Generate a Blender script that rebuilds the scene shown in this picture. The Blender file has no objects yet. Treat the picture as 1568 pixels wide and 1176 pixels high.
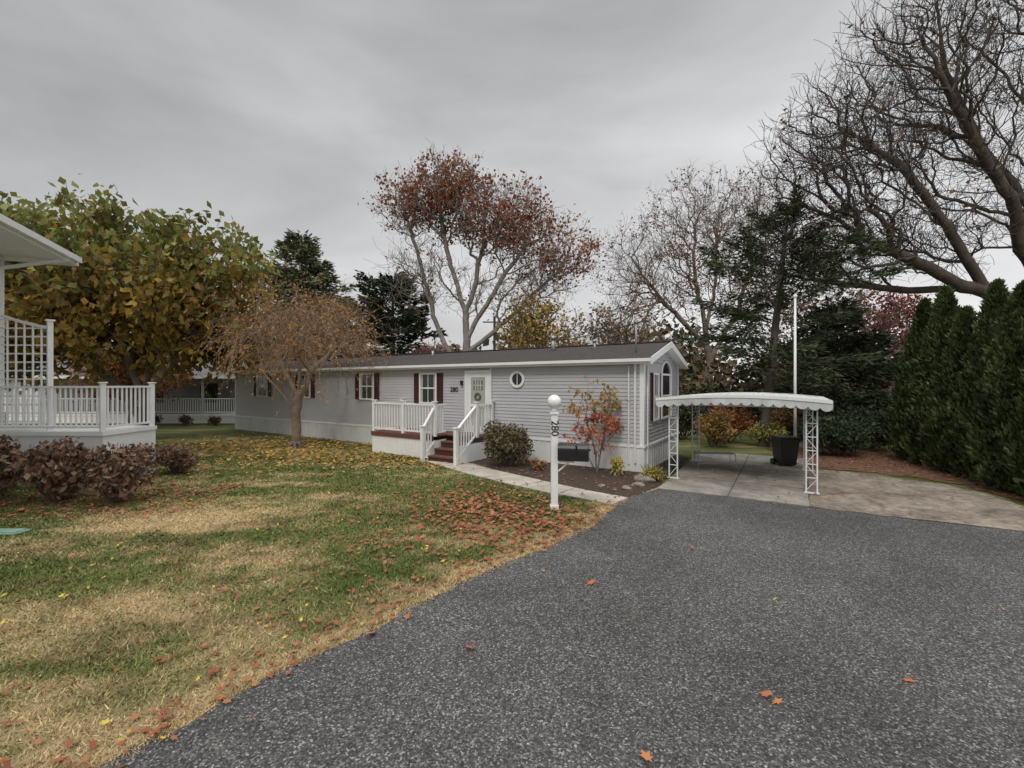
import bpy, math, random
import numpy as np
from mathutils import Vector, Matrix
rng=np.random.default_rng(11)
random.seed(5)
S=bpy.context.scene
S.view_settings.view_transform='Standard'
S.view_settings.look='None'
S.view_settings.exposure=0
COL=S.collection
# ------------------------------------------------------------ helpers
def empty(name,loc=(0,0,0)):
    o=bpy.data.objects.new(name,None); o.location=loc; o.empty_display_size=.3
    COL.objects.link(o); return o
def attach(o,parent):
    if parent is not None:
        o.parent=parent; o.matrix_parent_inverse=Matrix.Translation(-Vector(parent.location))
def np_mesh(name,V,F,mat,parent=None,smooth=False,col=None):
    V=np.asarray(V,dtype=np.float32); F=np.asarray(F,dtype=np.int32)
    me=bpy.data.meshes.new(name)
    k=F.shape[1]
    me.vertices.add(len(V)); me.vertices.foreach_set('co',V.ravel())
    me.loops.add(F.size); me.loops.foreach_set('vertex_index',F.ravel())
    me.polygons.add(len(F)); me.polygons.foreach_set('loop_start',np.arange(0,F.size,k,dtype=np.int32))
    me.update(calc_edges=True)
    if smooth: me.polygons.foreach_set('use_smooth',np.ones(len(F),dtype=bool))
    if col is not None:
        a=me.color_attributes.new('Col','FLOAT_COLOR','POINT')
        c=np.ones((len(V),4),dtype=np.float32); c[:,:3]=col
        a.data.foreach_set('color',c.ravel())
    me.materials.append(mat)
    o=bpy.data.objects.new(name,me); COL.objects.link(o); attach(o,parent); return o
class MB:
    def __init__(s): s.v=[]; s.f=[]
    def add(s,vs,fs):
        n=len(s.v); s.v+= [tuple(map(float,p)) for p in vs]; s.f+=[tuple(i+n for i in f) for f in fs]
    def hexa(s,c): s.add(c,[(0,3,2,1),(4,5,6,7),(0,1,5,4),(1,2,6,5),(2,3,7,6),(3,0,4,7)])
    def box(s,fr,a0,a1,b0,b1,z0,z1):
        s.hexa([fr(a0,b0,z0),fr(a1,b0,z0),fr(a1,b1,z0),fr(a0,b1,z0),fr(a0,b0,z1),fr(a1,b0,z1),fr(a1,b1,z1),fr(a0,b1,z1)])
    def bar(s,p,q,w,h,up=(0,0,1)):
        p=Vector(p);q=Vector(q);d=(q-p).normalized();u=Vector(up)
        if abs(d.dot(u))>.98: u=Vector((0.843,-.538,0))
        x=d.cross(u).normalized()*w/2; y=x.cross(d).normalized()*h/2
        s.hexa([p-x-y,p+x-y,p+x+y,p-x+y,q-x-y,q+x-y,q+x+y,q-x+y])
    def cyl(s,p,q,r0,r1,n=12,cap=True):
        p=Vector(p);q=Vector(q);d=(q-p).normalized();u=Vector((0,0,1)) if abs(d.z)<.9 else Vector((1,0,0))
        x=d.cross(u).normalized();y=d.cross(x)
        vs=[];
        for c,r in((p,r0),(q,r1)):
            for i in range(n):
                t=2*math.pi*i/n; vs.append(c+x*r*math.cos(t)+y*r*math.sin(t))
        fs=[(i,(i+1)%n,n+(i+1)%n,n+i) for i in range(n)]
        if cap: fs+=[tuple(range(n))[::-1],tuple(range(n,2*n))]
        s.add(vs,fs)
    def build(s,name,mat,parent=None,smooth=False,bevel=0,recalc=True):
        me=bpy.data.meshes.new(name); me.from_pydata(s.v,[],s.f); me.update()
        if recalc:
            import bmesh
            bm=bmesh.new(); bm.from_mesh(me); bmesh.ops.recalc_face_normals(bm,faces=bm.faces); bm.to_mesh(me); bm.free()
        if smooth:
            for p in me.polygons: p.use_smooth=True
        me.materials.append(mat)
        o=bpy.data.objects.new(name,me); COL.objects.link(o); attach(o,parent)
        if bevel:
            m=o.modifiers.new('Bevel','BEVEL'); m.width=bevel; m.segments=2; m.limit_method='ANGLE'
        return o
def frame(o,a,b):
    return lambda s,w,z:(o[0]+a[0]*s+b[0]*w,o[1]+a[1]*s+b[1]*w,z)
WF=lambda x,y,z:(x,y,z)
_T=np.random.default_rng(3).random((256,256))
def vn(x,y,sc):
    x=np.asarray(x)*sc+500.3; y=np.asarray(y)*sc+500.7
    xi=np.floor(x).astype(int); yi=np.floor(y).astype(int); fx=x-xi; fy=y-yi
    fx=fx*fx*(3-2*fx); fy=fy*fy*(3-2*fy)
    g=lambda i,j:_T[i%256,j%256]
    return (g(xi,yi)*(1-fx)+g(xi+1,yi)*fx)*(1-fy)+(g(xi,yi+1)*(1-fx)+g(xi+1,yi+1)*fx)*fy
def inpoly(x,y,poly):
    r=np.zeros(len(x),bool); n=len(poly)
    for i in range(n):
        x0,y0=poly[i]; x1,y1=poly[(i+1)%n]
        if y0==y1: continue
        c=((y0>y)!=(y1>y))&(x<(x1-x0)*(y-y0)/(y1-y0)+x0); r^=c
    return r
def dist_pl(x,y,pl):
    d=np.full(len(x),1e9)
    for (x0,y0),(x1,y1) in zip(pl[:-1],pl[1:]):
        dx,dy=x1-x0,y1-y0; t=np.clip(((x-x0)*dx+(y-y0)*dy)/(dx*dx+dy*dy),0,1)
        d=np.minimum(d,np.hypot(x-x0-t*dx,y-y0-t*dy))
    return d
# ------------------------------------------------------------ materials
def nm(name):
    m=bpy.data.materials.new(name); m.use_nodes=True; N=m.node_tree.nodes; L=m.node_tree.links
    return m,N,L,N['Principled BSDF']
def simple(name,col,rough=.6,var=.12,scale=4,bump=0,bscale=60,spec=.3,metal=0,stretch=None,stain=0):
    m,N,L,B=nm(name)
    tc=N.new('ShaderNodeTexCoord'); src=tc.outputs['Object']
    if stretch:
        mp=N.new('ShaderNodeMapping'); mp.inputs['Scale'].default_value=stretch; L.new(src,mp.inputs[0]); src=mp.outputs[0]
    n=N.new('ShaderNodeTexNoise'); n.inputs['Scale'].default_value=scale; n.inputs['Detail'].default_value=6; n.inputs['Roughness'].default_value=.65
    L.new(src,n.inputs['Vector'])
    r=N.new('ShaderNodeValToRGB'); r.color_ramp.elements[0].position=.3; r.color_ramp.elements[1].position=.7
    r.color_ramp.elements[0].color=(*[c*(1-var) for c in col],1); r.color_ramp.elements[1].color=(*[min(c*(1+var),.95) for c in col],1)
    L.new(n.outputs['Fac'],r.inputs[0]); cout=r.outputs[0]
    if stain:
        n3=N.new('ShaderNodeTexNoise'); n3.inputs['Scale'].default_value=.9; n3.inputs['Detail'].default_value=9; n3.inputs['Roughness'].default_value=.7; n3.inputs['Distortion'].default_value=.6; L.new(src,n3.inputs['Vector'])
        mr=N.new('ShaderNodeMapRange'); mr.inputs[1].default_value=.40; mr.inputs[2].default_value=.58; mr.inputs[3].default_value=1-stain; mr.inputs[4].default_value=1.1; L.new(n3.outputs['Fac'],mr.inputs[0])
        sc=N.new('ShaderNodeVectorMath'); sc.operation='SCALE'; L.new(cout,sc.inputs[0]); L.new(mr.outputs[0],sc.inputs['Scale']); cout=sc.outputs[0]
    L.new(cout,B.inputs['Base Color'])
    B.inputs['Roughness'].default_value=rough; B.inputs['Specular IOR Level'].default_value=spec; B.inputs['Metallic'].default_value=metal
    if bump:
        n2=N.new('ShaderNodeTexNoise'); n2.inputs['Scale'].default_value=bscale; n2.inputs['Detail'].default_value=4; L.new(src,n2.inputs['Vector'])
        b=N.new('ShaderNodeBump'); b.inputs['Strength'].default_value=bump; b.inputs['Distance'].default_value=.02
        L.new(n2.outputs['Fac'],b.inputs['Height']); L.new(b.outputs[0],B.inputs['Normal'])
    return m
def leafmat(name,cols,trans=.25,clump=.45,cscale=.8,rough=.6):
    m,N,L,B=nm(name)
    g=N.new('ShaderNodeNewGeometry'); r=N.new('ShaderNodeValToRGB')
    el=r.color_ramp.elements
    while len(el)<len(cols): el.new(.5)
    for i,c in enumerate(cols):
        el[i].position=i/max(1,len(cols)-1); 
    for i,c in enumerate(cols): el[i].color=(*c,1)
    L.new(g.outputs['Random Per Island'],r.inputs[0])
    tc=N.new('ShaderNodeTexCoord'); n=N.new('ShaderNodeTexNoise'); n.inputs['Scale'].default_value=cscale; n.inputs['Detail'].default_value=3
    L.new(tc.outputs['Object'],n.inputs['Vector'])
    mr=N.new('ShaderNodeMapRange'); mr.inputs[1].default_value=.3; mr.inputs[2].default_value=.7; mr.inputs[3].default_value=1-clump; mr.inputs[4].default_value=1+clump
    L.new(n.outputs['Fac'],mr.inputs[0])
    mx=N.new('ShaderNodeVectorMath'); mx.operation='SCALE'; L.new(r.outputs[0],mx.inputs[0]); L.new(mr.outputs[0],mx.inputs['Scale'])
    L.new(mx.outputs[0],B.inputs['Base Color']); B.inputs['Roughness'].default_value=rough; B.inputs['Specular IOR Level'].default_value=.2
    if trans:
        t=N.new('ShaderNodeBsdfTranslucent'); L.new(mx.outputs[0],t.inputs[0]); ms=N.new('ShaderNodeMixShader'); ms.inputs[0].default_value=trans
        L.new(B.outputs[0],ms.inputs[1]); L.new(t.outputs[0],ms.inputs[2]); L.new(ms.outputs[0],N['Material Output'].inputs[0])
    return m
WHITE=simple('white_paint',(.76,.76,.75),.45,.05,3)
VINYL=simple('white_vinyl',(.68,.69,.70),.4,.07,2)
SIDING=simple('grey_siding',(.46,.46,.475),.5,.06,1.2,stretch=(1,1,3))
SKIRT=simple('white_skirting',(.64,.64,.63),.5,.12,1.5,stretch=(1,1,.5))
SHUT=simple('maroon_shutter',(.065,.022,.022),.5,.15,8)
DECKRED=simple('deck_red_boards',(.14,.06,.045),.6,.25,6,bump=.3)
ROOF=simple('roof_shingles',(.062,.055,.052),.9,.35,14,bump=.6,bscale=40)
BLACK=simple('black_metal',(.012,.012,.013),.35,.2,6,spec=.5)
GREYM=simple('grey_metal',(.32,.32,.33),.4,.15,6,metal=.5)
BARK=simple('bark_grey',(.17,.145,.125),.9,.35,3,bump=.8,bscale=18,stretch=(1,1,.3))
BARKL=simple('bark_light',(.27,.24,.215),.9,.3,3,bump=.8,bscale=18,stretch=(1,1,.3))
BARKD=simple('bark_dark',(.095,.075,.065),.9,.35,3,bump=.8,bscale=18,stretch=(1,1,.3))
def glassmat():
    m,N,L,B=nm('window_glass'); B.inputs['Base Color'].default_value=(.025,.03,.035,1); B.inputs['Roughness'].default_value=.06; B.inputs['Specular IOR Level'].default_value=.6
    tc=N.new('ShaderNodeTexCoord'); n=N.new('ShaderNodeTexNoise'); n.inputs['Scale'].default_value=1.4; L.new(tc.outputs['Object'],n.inputs['Vector'])
    b=N.new('ShaderNodeBump'); b.inputs['Strength'].default_value=.15; b.inputs['Distance'].default_value=.05; L.new(n.outputs['Fac'],b.inputs['Height']); L.new(b.outputs[0],B.inputs['Normal'])
    return m
GLASS=glassmat()
BLIND=simple('window_blind',(.42,.42,.40),.7,.08,10)
def asphalt():
    m,N,L,B=nm('asphalt')
    tc=N.new('ShaderNodeTexCoord')
    v=N.new('ShaderNodeTexVoronoi'); v.inputs['Scale'].default_value=85; v.inputs['Randomness'].default_value=1; L.new(tc.outputs['Object'],v.inputs['Vector'])
    sep=N.new('ShaderNodeSeparateColor'); L.new(v.outputs['Color'],sep.inputs[0])
    r=N.new('ShaderNodeValToRGB'); e=r.color_ramp.elements
    e[0].position=0; e[0].color=(.036,.034,.034,1); e[1].position=1; e[1].color=(.34,.32,.295,1)
    x=e.new(.42); x.color=(.068,.066,.065,1); x=e.new(.80); x.color=(.122,.117,.112,1); x=e.new(.93); x.color=(.21,.20,.19,1)
    L.new(sep.outputs[0],r.inputs[0])
    n=N.new('ShaderNodeTexNoise'); n.inputs['Scale'].default_value=.45; n.inputs['Detail'].default_value=8; n.inputs['Roughness'].default_value=.68; n.inputs['Distortion'].default_value=.4; L.new(tc.outputs['Object'],n.inputs['Vector'])
    mr=N.new('ShaderNodeMapRange'); mr.inputs[1].default_value=.3; mr.inputs[2].default_value=.7; mr.inputs[3].default_value=.70; mr.inputs[4].default_value=1.28; L.new(n.outputs['Fac'],mr.inputs[0])
    n2=N.new('ShaderNodeTexNoise'); n2.inputs['Scale'].default_value=38; n2.inputs['Detail'].default_value=5; n2.inputs['Roughness'].default_value=.7; L.new(tc.outputs['Object'],n2.inputs['Vector'])
    mr2=N.new('ShaderNodeMapRange'); mr2.inputs[1].default_value=.35; mr2.inputs[2].default_value=.65; mr2.inputs[3].default_value=.70; mr2.inputs[4].default_value=1.30; L.new(n2.outputs['Fac'],mr2.inputs[0])
    mm=N.new('ShaderNodeMath'); mm.operation='MULTIPLY'; L.new(mr.outputs[0],mm.inputs[0]); L.new(mr2.outputs[0],mm.inputs[1])
    sc=N.new('ShaderNodeVectorMath'); sc.operation='SCALE'; L.new(r.outputs[0],sc.inputs[0]); L.new(mm.outputs[0],sc.inputs['Scale'])
    L.new(sc.outputs[0],B.inputs['Base Color']); B.inputs['Roughness'].default_value=.85; B.inputs['Specular IOR Level'].default_value=.2
    b=N.new('ShaderNodeBump'); b.inputs['Strength'].default_value=.65; b.inputs['Distance'].default_value=.012
    ad=N.new('ShaderNodeMath'); ad.operation='ADD'; L.new(sep.outputs[1],ad.inputs[0]); L.new(n2.outputs['Fac'],ad.inputs[1])
    L.new(ad.outputs[0],b.inputs['Height']); L.new(b.outputs[0],B.inputs['Normal'])
    return m
ASPH=asphalt()
CONC=simple('concrete',(.31,.285,.25),.85,.2,5,bump=.3,bscale=80,stain=.35)
CONCW=simple('walk_concrete',(.41,.37,.315),.85,.18,5,bump=.3,bscale=80,stain=.22)
GRAVEL=simple('old_concrete_drive',(.28,.235,.19),.9,.4,9,bump=.7,bscale=60,stain=.5)
MULCH=simple('mulch',(.06,.043,.032),.95,.6,22,bump=1,bscale=40)
def grassmat(name,blade):
    m,N,L,B=nm(name)
    a=N.new('ShaderNodeAttribute'); a.attribute_name='Col'
    tc=N.new('ShaderNodeTexCoord'); n=N.new('ShaderNodeTexNoise'); n.inputs['Scale'].default_value=35 if not blade else 3; n.inputs['Detail'].default_value=8; n.inputs['Roughness'].default_value=.75; L.new(tc.outputs['Object'],n.inputs['Vector'])
    mr=N.new('ShaderNodeMapRange'); mr.inputs[1].default_value=.3; mr.inputs[2].default_value=.7; mr.inputs[3].default_value=.45 if not blade else .8; mr.inputs[4].default_value=1.25 if not blade else 1.2; L.new(n.outputs['Fac'],mr.inputs[0])
    sc=N.new('ShaderNodeVectorMath'); sc.operation='SCALE'; L.new(a.outputs['Color'],sc.inputs[0]); L.new(mr.outputs[0],sc.inputs['Scale']); L.new(sc.outputs[0],B.inputs['Base Color'])
    B.inputs['Roughness'].default_value=.8; B.inputs['Specular IOR Level'].default_value=.15
    if not blade:
        b=N.new('ShaderNodeBump'); b.inputs['Strength'].default_value=.8; b.inputs['Distance'].default_value=.03; L.new(n.outputs['Fac'],b.inputs['Height']); L.new(b.outputs[0],B.inputs['Normal'])
    return m
# ------------------------------------------------------------ ground layout
EDGE=[(-9.0,-3.0),(-6.5,-.2),(-4.6,1.4),(-3.3,2.25),(-2.55,2.78),(-2.04,3.61),(-1.43,4.33),(-.66,5.32),(.44,6.48),(1.25,7.4),(1.62,8.08),(2.0,8.75),(2.39,9.3),(3.35,10.15)]
def jag(pl,amp,step):
    out=[]
    for (x0,y0),(x1,y1) in zip(pl[:-1],pl[1:]):
        n=max(1,int(math.hypot(x1-x0,y1-y0)/step))
        for i in range(n):
            t=i/n; x=x0+(x1-x0)*t; y=y0+(y1-y0)*t
            out.append((x+(float(vn(x*3,y*3,1.3))-.5)*amp+(float(vn(x*9,y*9,1.3))-.5)*amp*.5,y+(float(vn(x*3+9,y*3+4,1.3))-.5)*amp))
    out.append(pl[-1]); return out
EDGEJ=jag(EDGE[:-1],.14,.06)+[EDGE[-1]]
DRIVE=EDGEJ+[(5.8,8.66),(7.07,7.84),(8.29,7.21),(10.5,6.3),(14,5.2),(40,-2),(40,-30),(-20,-30),(-18,-6)]
WALK=[(-2.75,13.75),(-2.2,13.1),(-1.75,12.5),(-1.1,11.7),(-.3,10.8),(.66,9.85),(1.35,9.3),(1.98,8.75),(2.42,9.28),(1.75,9.85),(1.16,10.45),(.4,11.3),(-.43,12.2),(-.95,12.9),(-1.2,13.25),(-1.6,13.6)]
PAD=[(3.35,10.15),(5.8,8.66),(9.3,14.15),(6.75,15.8)]
GDR=[(5.83,8.67),(7.07,7.86),(8.29,7.23),(9.6,6.7),(9.9,8.3),(10.3,9.6),(10.3,10.6),(9.5,11.6),(8.9,12.3),(8.2,12.35)]
BED=[(3.55,12.1),(-.9,14.85),(-1.15,13.35),(-.4,12.25),(.43,11.35),(1.2,10.5),(1.8,9.9),(2.46,9.35),(3.2,10.1),(4.35,11.9),(5.8,14.5),(5.6,15)]
BED2=[(8.4,12.9),(9.6,12.0),(10.5,11.2),(10.7,10.4),(10.4,9.4),(10.0,8.0),(9.8,6.7),(11,6),(14,8),(14,16),(11,17.5),(9.4,16.5)]
def sheet(name,poly,z,mat):
    m=MB(); m.add([(x,y,z) for x,y in poly],[tuple(range(len(poly)))]); o=m.build(name,mat,recalc=False)
    import bmesh
    bm=bmesh.new(); bm.from_mesh(o.data); bmesh.ops.triangulate(bm,faces=bm.faces)
    for f in bm.faces:
        if f.normal.z<0: f.normal_flip()
    bm.to_mesh(o.data); bm.free(); return o
sheet('asphalt_driveway',DRIVE,.008,ASPH)
sheet('mulch_bed',jag(BED+[BED[0]],.12,.2)[:-1],.012,MULCH)
sheet('mulch_bed',jag(BED2+[BED2[0]],.3,.3)[:-1],.017,simple('leaf_mulch',(.14,.08,.05),.95,.6,16,bump=1,bscale=30))
sheet('gravel_parking',jag(GDR+[GDR[0]],.10,.15)[:-1],.012,GRAVEL)
def slab(name,poly,z,mat):
    n=len(poly); m=MB(); m.add([(x,y,-.02) for x,y in poly]+[(x,y,z) for x,y in poly],[tuple(range(n,2*n))]+[(i,(i+1)%n,n+(i+1)%n,n+i) for i in range(n)])
    return m.build(name,mat)
slab('concrete_walkway',WALK,.03,CONCW)
slab('carport_slab',PAD,.025,CONC)
m=MB();JT=simple('joint_dirt',(.07,.06,.05),.95,.3,20)
for (ax0,ay0),(bx0,by0) in [((-2.0,12.85),(-1.2,13.25)),((-1.42,12.1),(-.66,12.5)),((-.7,11.25),(.0,11.75)),((.18,10.33),(.78,10.88)),((1.0,9.6),(1.45,10.15))]:
    m.bar((ax0,ay0,.0305),(bx0,by0,.0305),.018,.003)
for t in (.25,.5,.75):
    p0=(3.35+(6.75-3.35)*t,10.15+(15.8-10.15)*t);p1=(5.8+(9.3-5.8)*t,8.66+(14.15-8.66)*t);m.bar((*p0,.0255),(*p1,.0255),.02,.003)
m.bar((4.57,9.4,.0275),(8.0,14.95,.0275),.018,.003)
m.build('slab_joints',JT)
def dryf(x,y):
    d=.19+.0*x
    for cx,cy,sx,sy,a in [(-5.8,7.9,2.4,.8,.85),(-3.4,6.0,1.2,.6,.5),(-4.3,4.7,1.0,.8,.5),(-7.5,6.3,1.2,.6,.5),(-2.6,4.0,.5,1.0,.2),(-3.5,3.0,1.3,.5,.3),(-2.0,5.3,.5,.5,-.45),(-1.5,8.8,1.6,1.2,-.35),(-7.6,7.4,.8,.5,-.3),(-8.7,9.3,1.6,.7,.05),(-3.2,10.8,2.5,1.2,-.15),(-4,9.3,1.8,.4,.6),(-5.6,5.5,.8,.3,-.5),(-3.4,7.2,1.4,.25,-.4),(-6.5,10.5,2,.5,.25)]:
        d=d+a*np.exp(-((x-cx)/sx)**2-((y-cy)/sy)**2)
    d=d+(vn(x*.6,y*1.8,1.0)-.5)*.65+(vn(x+30,y*1.5+7,3.2)-.5)*.6+(vn(x,y,9)-.5)*.3
    e=dist_pl(x,y,EDGE); d=d+.8*np.exp(-(e/.28)**2)
    return np.clip(d,0,1)
def grasscol(x,y,dj=0):
    d=np.clip(dryf(x,y)+dj,0,1); d=d*d*(3-2*d)
    g=np.array([.085,.120,.030]); g2=np.array([.150,.172,.052]); t=np.array([.50,.375,.20])
    m=vn(x,y,.8)[:,None]
    base=g*(1-m)+g2*m
    c=base*(1-d[:,None])+t*d[:,None]
    br=np.clip((vn(x+77,y+13,2.2)-.64)*4,0,1)[:,None]*.35
    c=c*(1-br)+np.array([.17,.11,.06])*br
    return c
def axis(lo,a,b,hi,st):
    f=np.arange(a,b,st); l=a-np.geomspace(st,a-lo,26)[::-1]; r=b+np.geomspace(st,hi-b,26)-st
    return np.concatenate([l,f,r])
gx=axis(-600,-13,4,600,.12); gy=axis(-300,1.5,22,700,.12)
X,Y=np.meshgrid(gx,gy); nx,ny=len(gx),len(gy)
V=np.stack([X.ravel(),Y.ravel(),np.zeros(X.size)],1)
i=np.arange(nx-1)[None,:]+nx*np.arange(ny-1)[:,None]; i=i.ravel()
F=np.stack([i,i+1,i+1+nx,i+nx],1)
np_mesh('ground',V,F,grassmat('lawn_ground',False),col=grasscol(V[:,0],V[:,1])*.9)
nb=270000
yy=1.8+ (rng.random(nb)**1.4)*13; xx=-yy*1.18-.5+rng.random(nb)*(yy*1.18+4.2)
ok=~inpoly(xx,yy,DRIVE)&~inpoly(xx,yy,WALK)&~inpoly(xx,yy,BED)&~inpoly(xx,yy,PAD)&(xx<3.2)
ok&=~(((xx-3.55)*.538+(yy-12)*.843)>-.05)
xx=xx[ok];yy=yy[ok]
E0=np.array(EDGE);k=rng.integers(3,len(E0)-2,9000);tt=rng.random(9000)
ex=E0[k,0]+(E0[k+1,0]-E0[k,0])*tt;ey=E0[k,1]+(E0[k+1,1]-E0[k,1])*tt;off=rng.normal(0,.035,9000)
xx=np.concatenate([xx,ex+off*.75]);yy=np.concatenate([yy,ey-off*.65]);nb=len(xx)
cc=grasscol(xx,yy,rng.normal(0,.16,nb))*rng.uniform(.72,1.38,nb)[:,None]
h=rng.uniform(.015,.045,nb)*(1-.4*dryf(xx,yy)); w=.0022+.0012*yy; az=rng.random(nb)*6.28; ln=rng.normal(0,.8,(nb,2))*h[:,None]
B0=np.stack([xx-np.cos(az)*w,yy-np.sin(az)*w,0*xx],1);B1=np.stack([xx+np.cos(az)*w,yy+np.sin(az)*w,0*xx],1);T=np.stack([xx+ln[:,0],yy+ln[:,1],h],1)
V=np.stack([B0,B1,T],1).reshape(-1,3);F=np.arange(3*nb).reshape(-1,3)
np_mesh('lawn_grass',V,F,grassmat('grass_blades',True),col=np.repeat(cc,3,0))
# ------------------------------------------------------------ fallen leaves
def lobed(name,P,size,mat,z=.02,par=None,curlm=1.):
    n=len(P)
    base=np.array([[0,-1],[.18,-.35],[.62,-.5],[.42,0],[.75,.35],[.3,.4],[0,1],[-.3,.4],[-.75,.4],[-.42,0],[-.5,-.5],[-.16,-.35]])
    k=len(base); a=rng.random(n)*6.28; s=size*rng.uniform(.6,1.25,n)
    ca,sa=np.cos(a)*s,np.sin(a)*s
    q=rng.uniform(.6,1,n)[:,None]
    bx=base[None,:,0]*q;by=base[None,:,1]+rng.normal(0,.08,(n,k))
    x=P[:,0,None]+bx*ca[:,None]-by*sa[:,None]; y=P[:,1,None]+bx*sa[:,None]+by*ca[:,None]
    curl=rng.uniform(-.1,.6,n)*s*curlm; tx=rng.normal(0,.25,n);ty=rng.normal(0,.25,n)
    zz=z+curl[:,None]*(bx**2+by**2*.4)+np.abs(tx)[:,None]*s[:,None]+(bx*tx[:,None]+by*ty[:,None])*s[:,None]+np.abs(ty)[:,None]*s[:,None]*.5
    V=np.stack([x,y,zz],2).reshape(-1,3); F=np.arange(n*k).reshape(n,k)
    return np_mesh(name,V,F,mat,par)
RED=[(.24,.065,.035),(.32,.10,.045),(.17,.07,.045),(.36,.16,.07),(.26,.12,.07)]
YEL=[(.42,.27,.05),(.36,.17,.04),(.30,.12,.04),(.50,.36,.08),(.25,.14,.05)]
fl=empty('fallen_leaves')
def clean(P):
    x,y=P[:,0],P[:,1]
    return P[~inpoly(x,y,DRIVE)]
MR=leafmat('leaf_red_brown',RED,0,.1); MY=leafmat('leaf_yellow_orange',YEL,0,.1)
P=rng.normal(0,1,(1500,2))*[.85,1.1]+[-.2,8.1]; P[:,0]+=(P[:,1]-8.1)*-.35; P=clean(P); lobed('red_leaves',P,.060,MR,par=fl,z=.025)
P=rng.normal(0,1,(520,2))*[1.0,2.0]+[-1.3,6.4]; P=clean(P); lobed('red_leaves',P,.048,MR,par=fl,z=.025)
P=rng.normal(0,1,(3000,2))*[3.4,2.2]+[-8.4,16.9]; P=P[((P[:,0]-3.55)*.538+(P[:,1]-12)*.843)<-.2]; lobed('yellow_leaves',P,.08,MY,par=fl)
P=rng.normal(0,1,(1100,2))*[2.4,1.0]+[-4.5,14.3]; P=P[((P[:,0]-3.55)*.538+(P[:,1]-12)*.843)<-1.6]; lobed('yellow_leaves',P,.07,MY,par=fl)
P=np.stack([rng.uniform(-9,1,460),rng.uniform(2.5,12,460)],1); P=clean(P); lobed('yellow_leaves',P,.030,leafmat('leaf_yellow',[(.55,.45,.05),(.5,.38,.06),(.4,.25,.05)],0,.1),par=fl,z=.03)
P=np.stack([rng.uniform(-10,1,1500),rng.uniform(3,13,1500)],1); P=P[vn(P[:,0],P[:,1],.7)>.42]; P=clean(P); lobed('brown_leaves',P,.036,MR,par=fl,z=.025)
k=rng.integers(3,len(E0)-2,340);tt=rng.random(340);P=E0[k]+(E0[k+1]-E0[k])*tt[:,None]+rng.normal(0,.16,(340,2))+[-.1,.08];lobed('brown_leaves',P,.038,MR,par=fl)
P=np.stack([rng.uniform(-10.5,-6.2,1100),rng.uniform(7.9,10.5,1100)],1); lobed('red_leaves',P,.05,MR,par=fl)
P=np.stack([rng.uniform(-1,3.3,400),rng.uniform(9.5,13.5,400)],1); P=P[inpoly(P[:,0],P[:,1],BED)]; lobed('red_leaves',P,.045,MR,z=.03,par=fl)
P=np.stack([rng.uniform(8.2,13.5,2400),rng.uniform(6.2,17,2400)],1); P=P[inpoly(P[:,0],P[:,1],BED2)]; lobed('red_leaves',P,.05,MR,z=.03,par=fl)
P=np.stack([rng.uniform(5,10.5,300),rng.uniform(7.5,14.5,300)],1); P=P[~inpoly(P[:,0],P[:,1],DRIVE)];lobed('red_leaves',P,.035,MR,z=.03,par=fl)
MO=leafmat('leaf_orange',[(.46,.15,.06),(.38,.12,.05),(.50,.23,.10)],0,.1)
P=np.array([(1.93,3.38),(1.99,3.33),(-1.33,4.22),(-.38,3.99),(.40,5.66),(3.48,3.71),(3.19,3.57),(.86,2.83),(-1.06,4.5),(.95,5.3),(2.6,6.4),(4.6,5.9),(3.4,8.1)]); lobed('orange_leaves',P,.055,MO,z=.012,par=fl,curlm=1.3)
P=np.array([(-2.35,2.99),(2.9,4.9),(5.2,4.7),(1.6,6.9),(4.1,7.6)]); lobed('yellow_leaves',P,.03,leafmat('leaf_y2',[(.6,.45,.05),(.5,.35,.05)],0,.1),z=.012,par=fl)
P=np.stack([rng.uniform(.8,9,130),rng.uniform(3.5,9,130)],1); P=P[inpoly(P[:,0],P[:,1],DRIVE)]; lobed('small_leaves',P,.018,leafmat('leaf_pale',[(.4,.36,.3),(.3,.18,.09),(.2,.1,.06)],0,.1),z=.012,par=fl)
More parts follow.
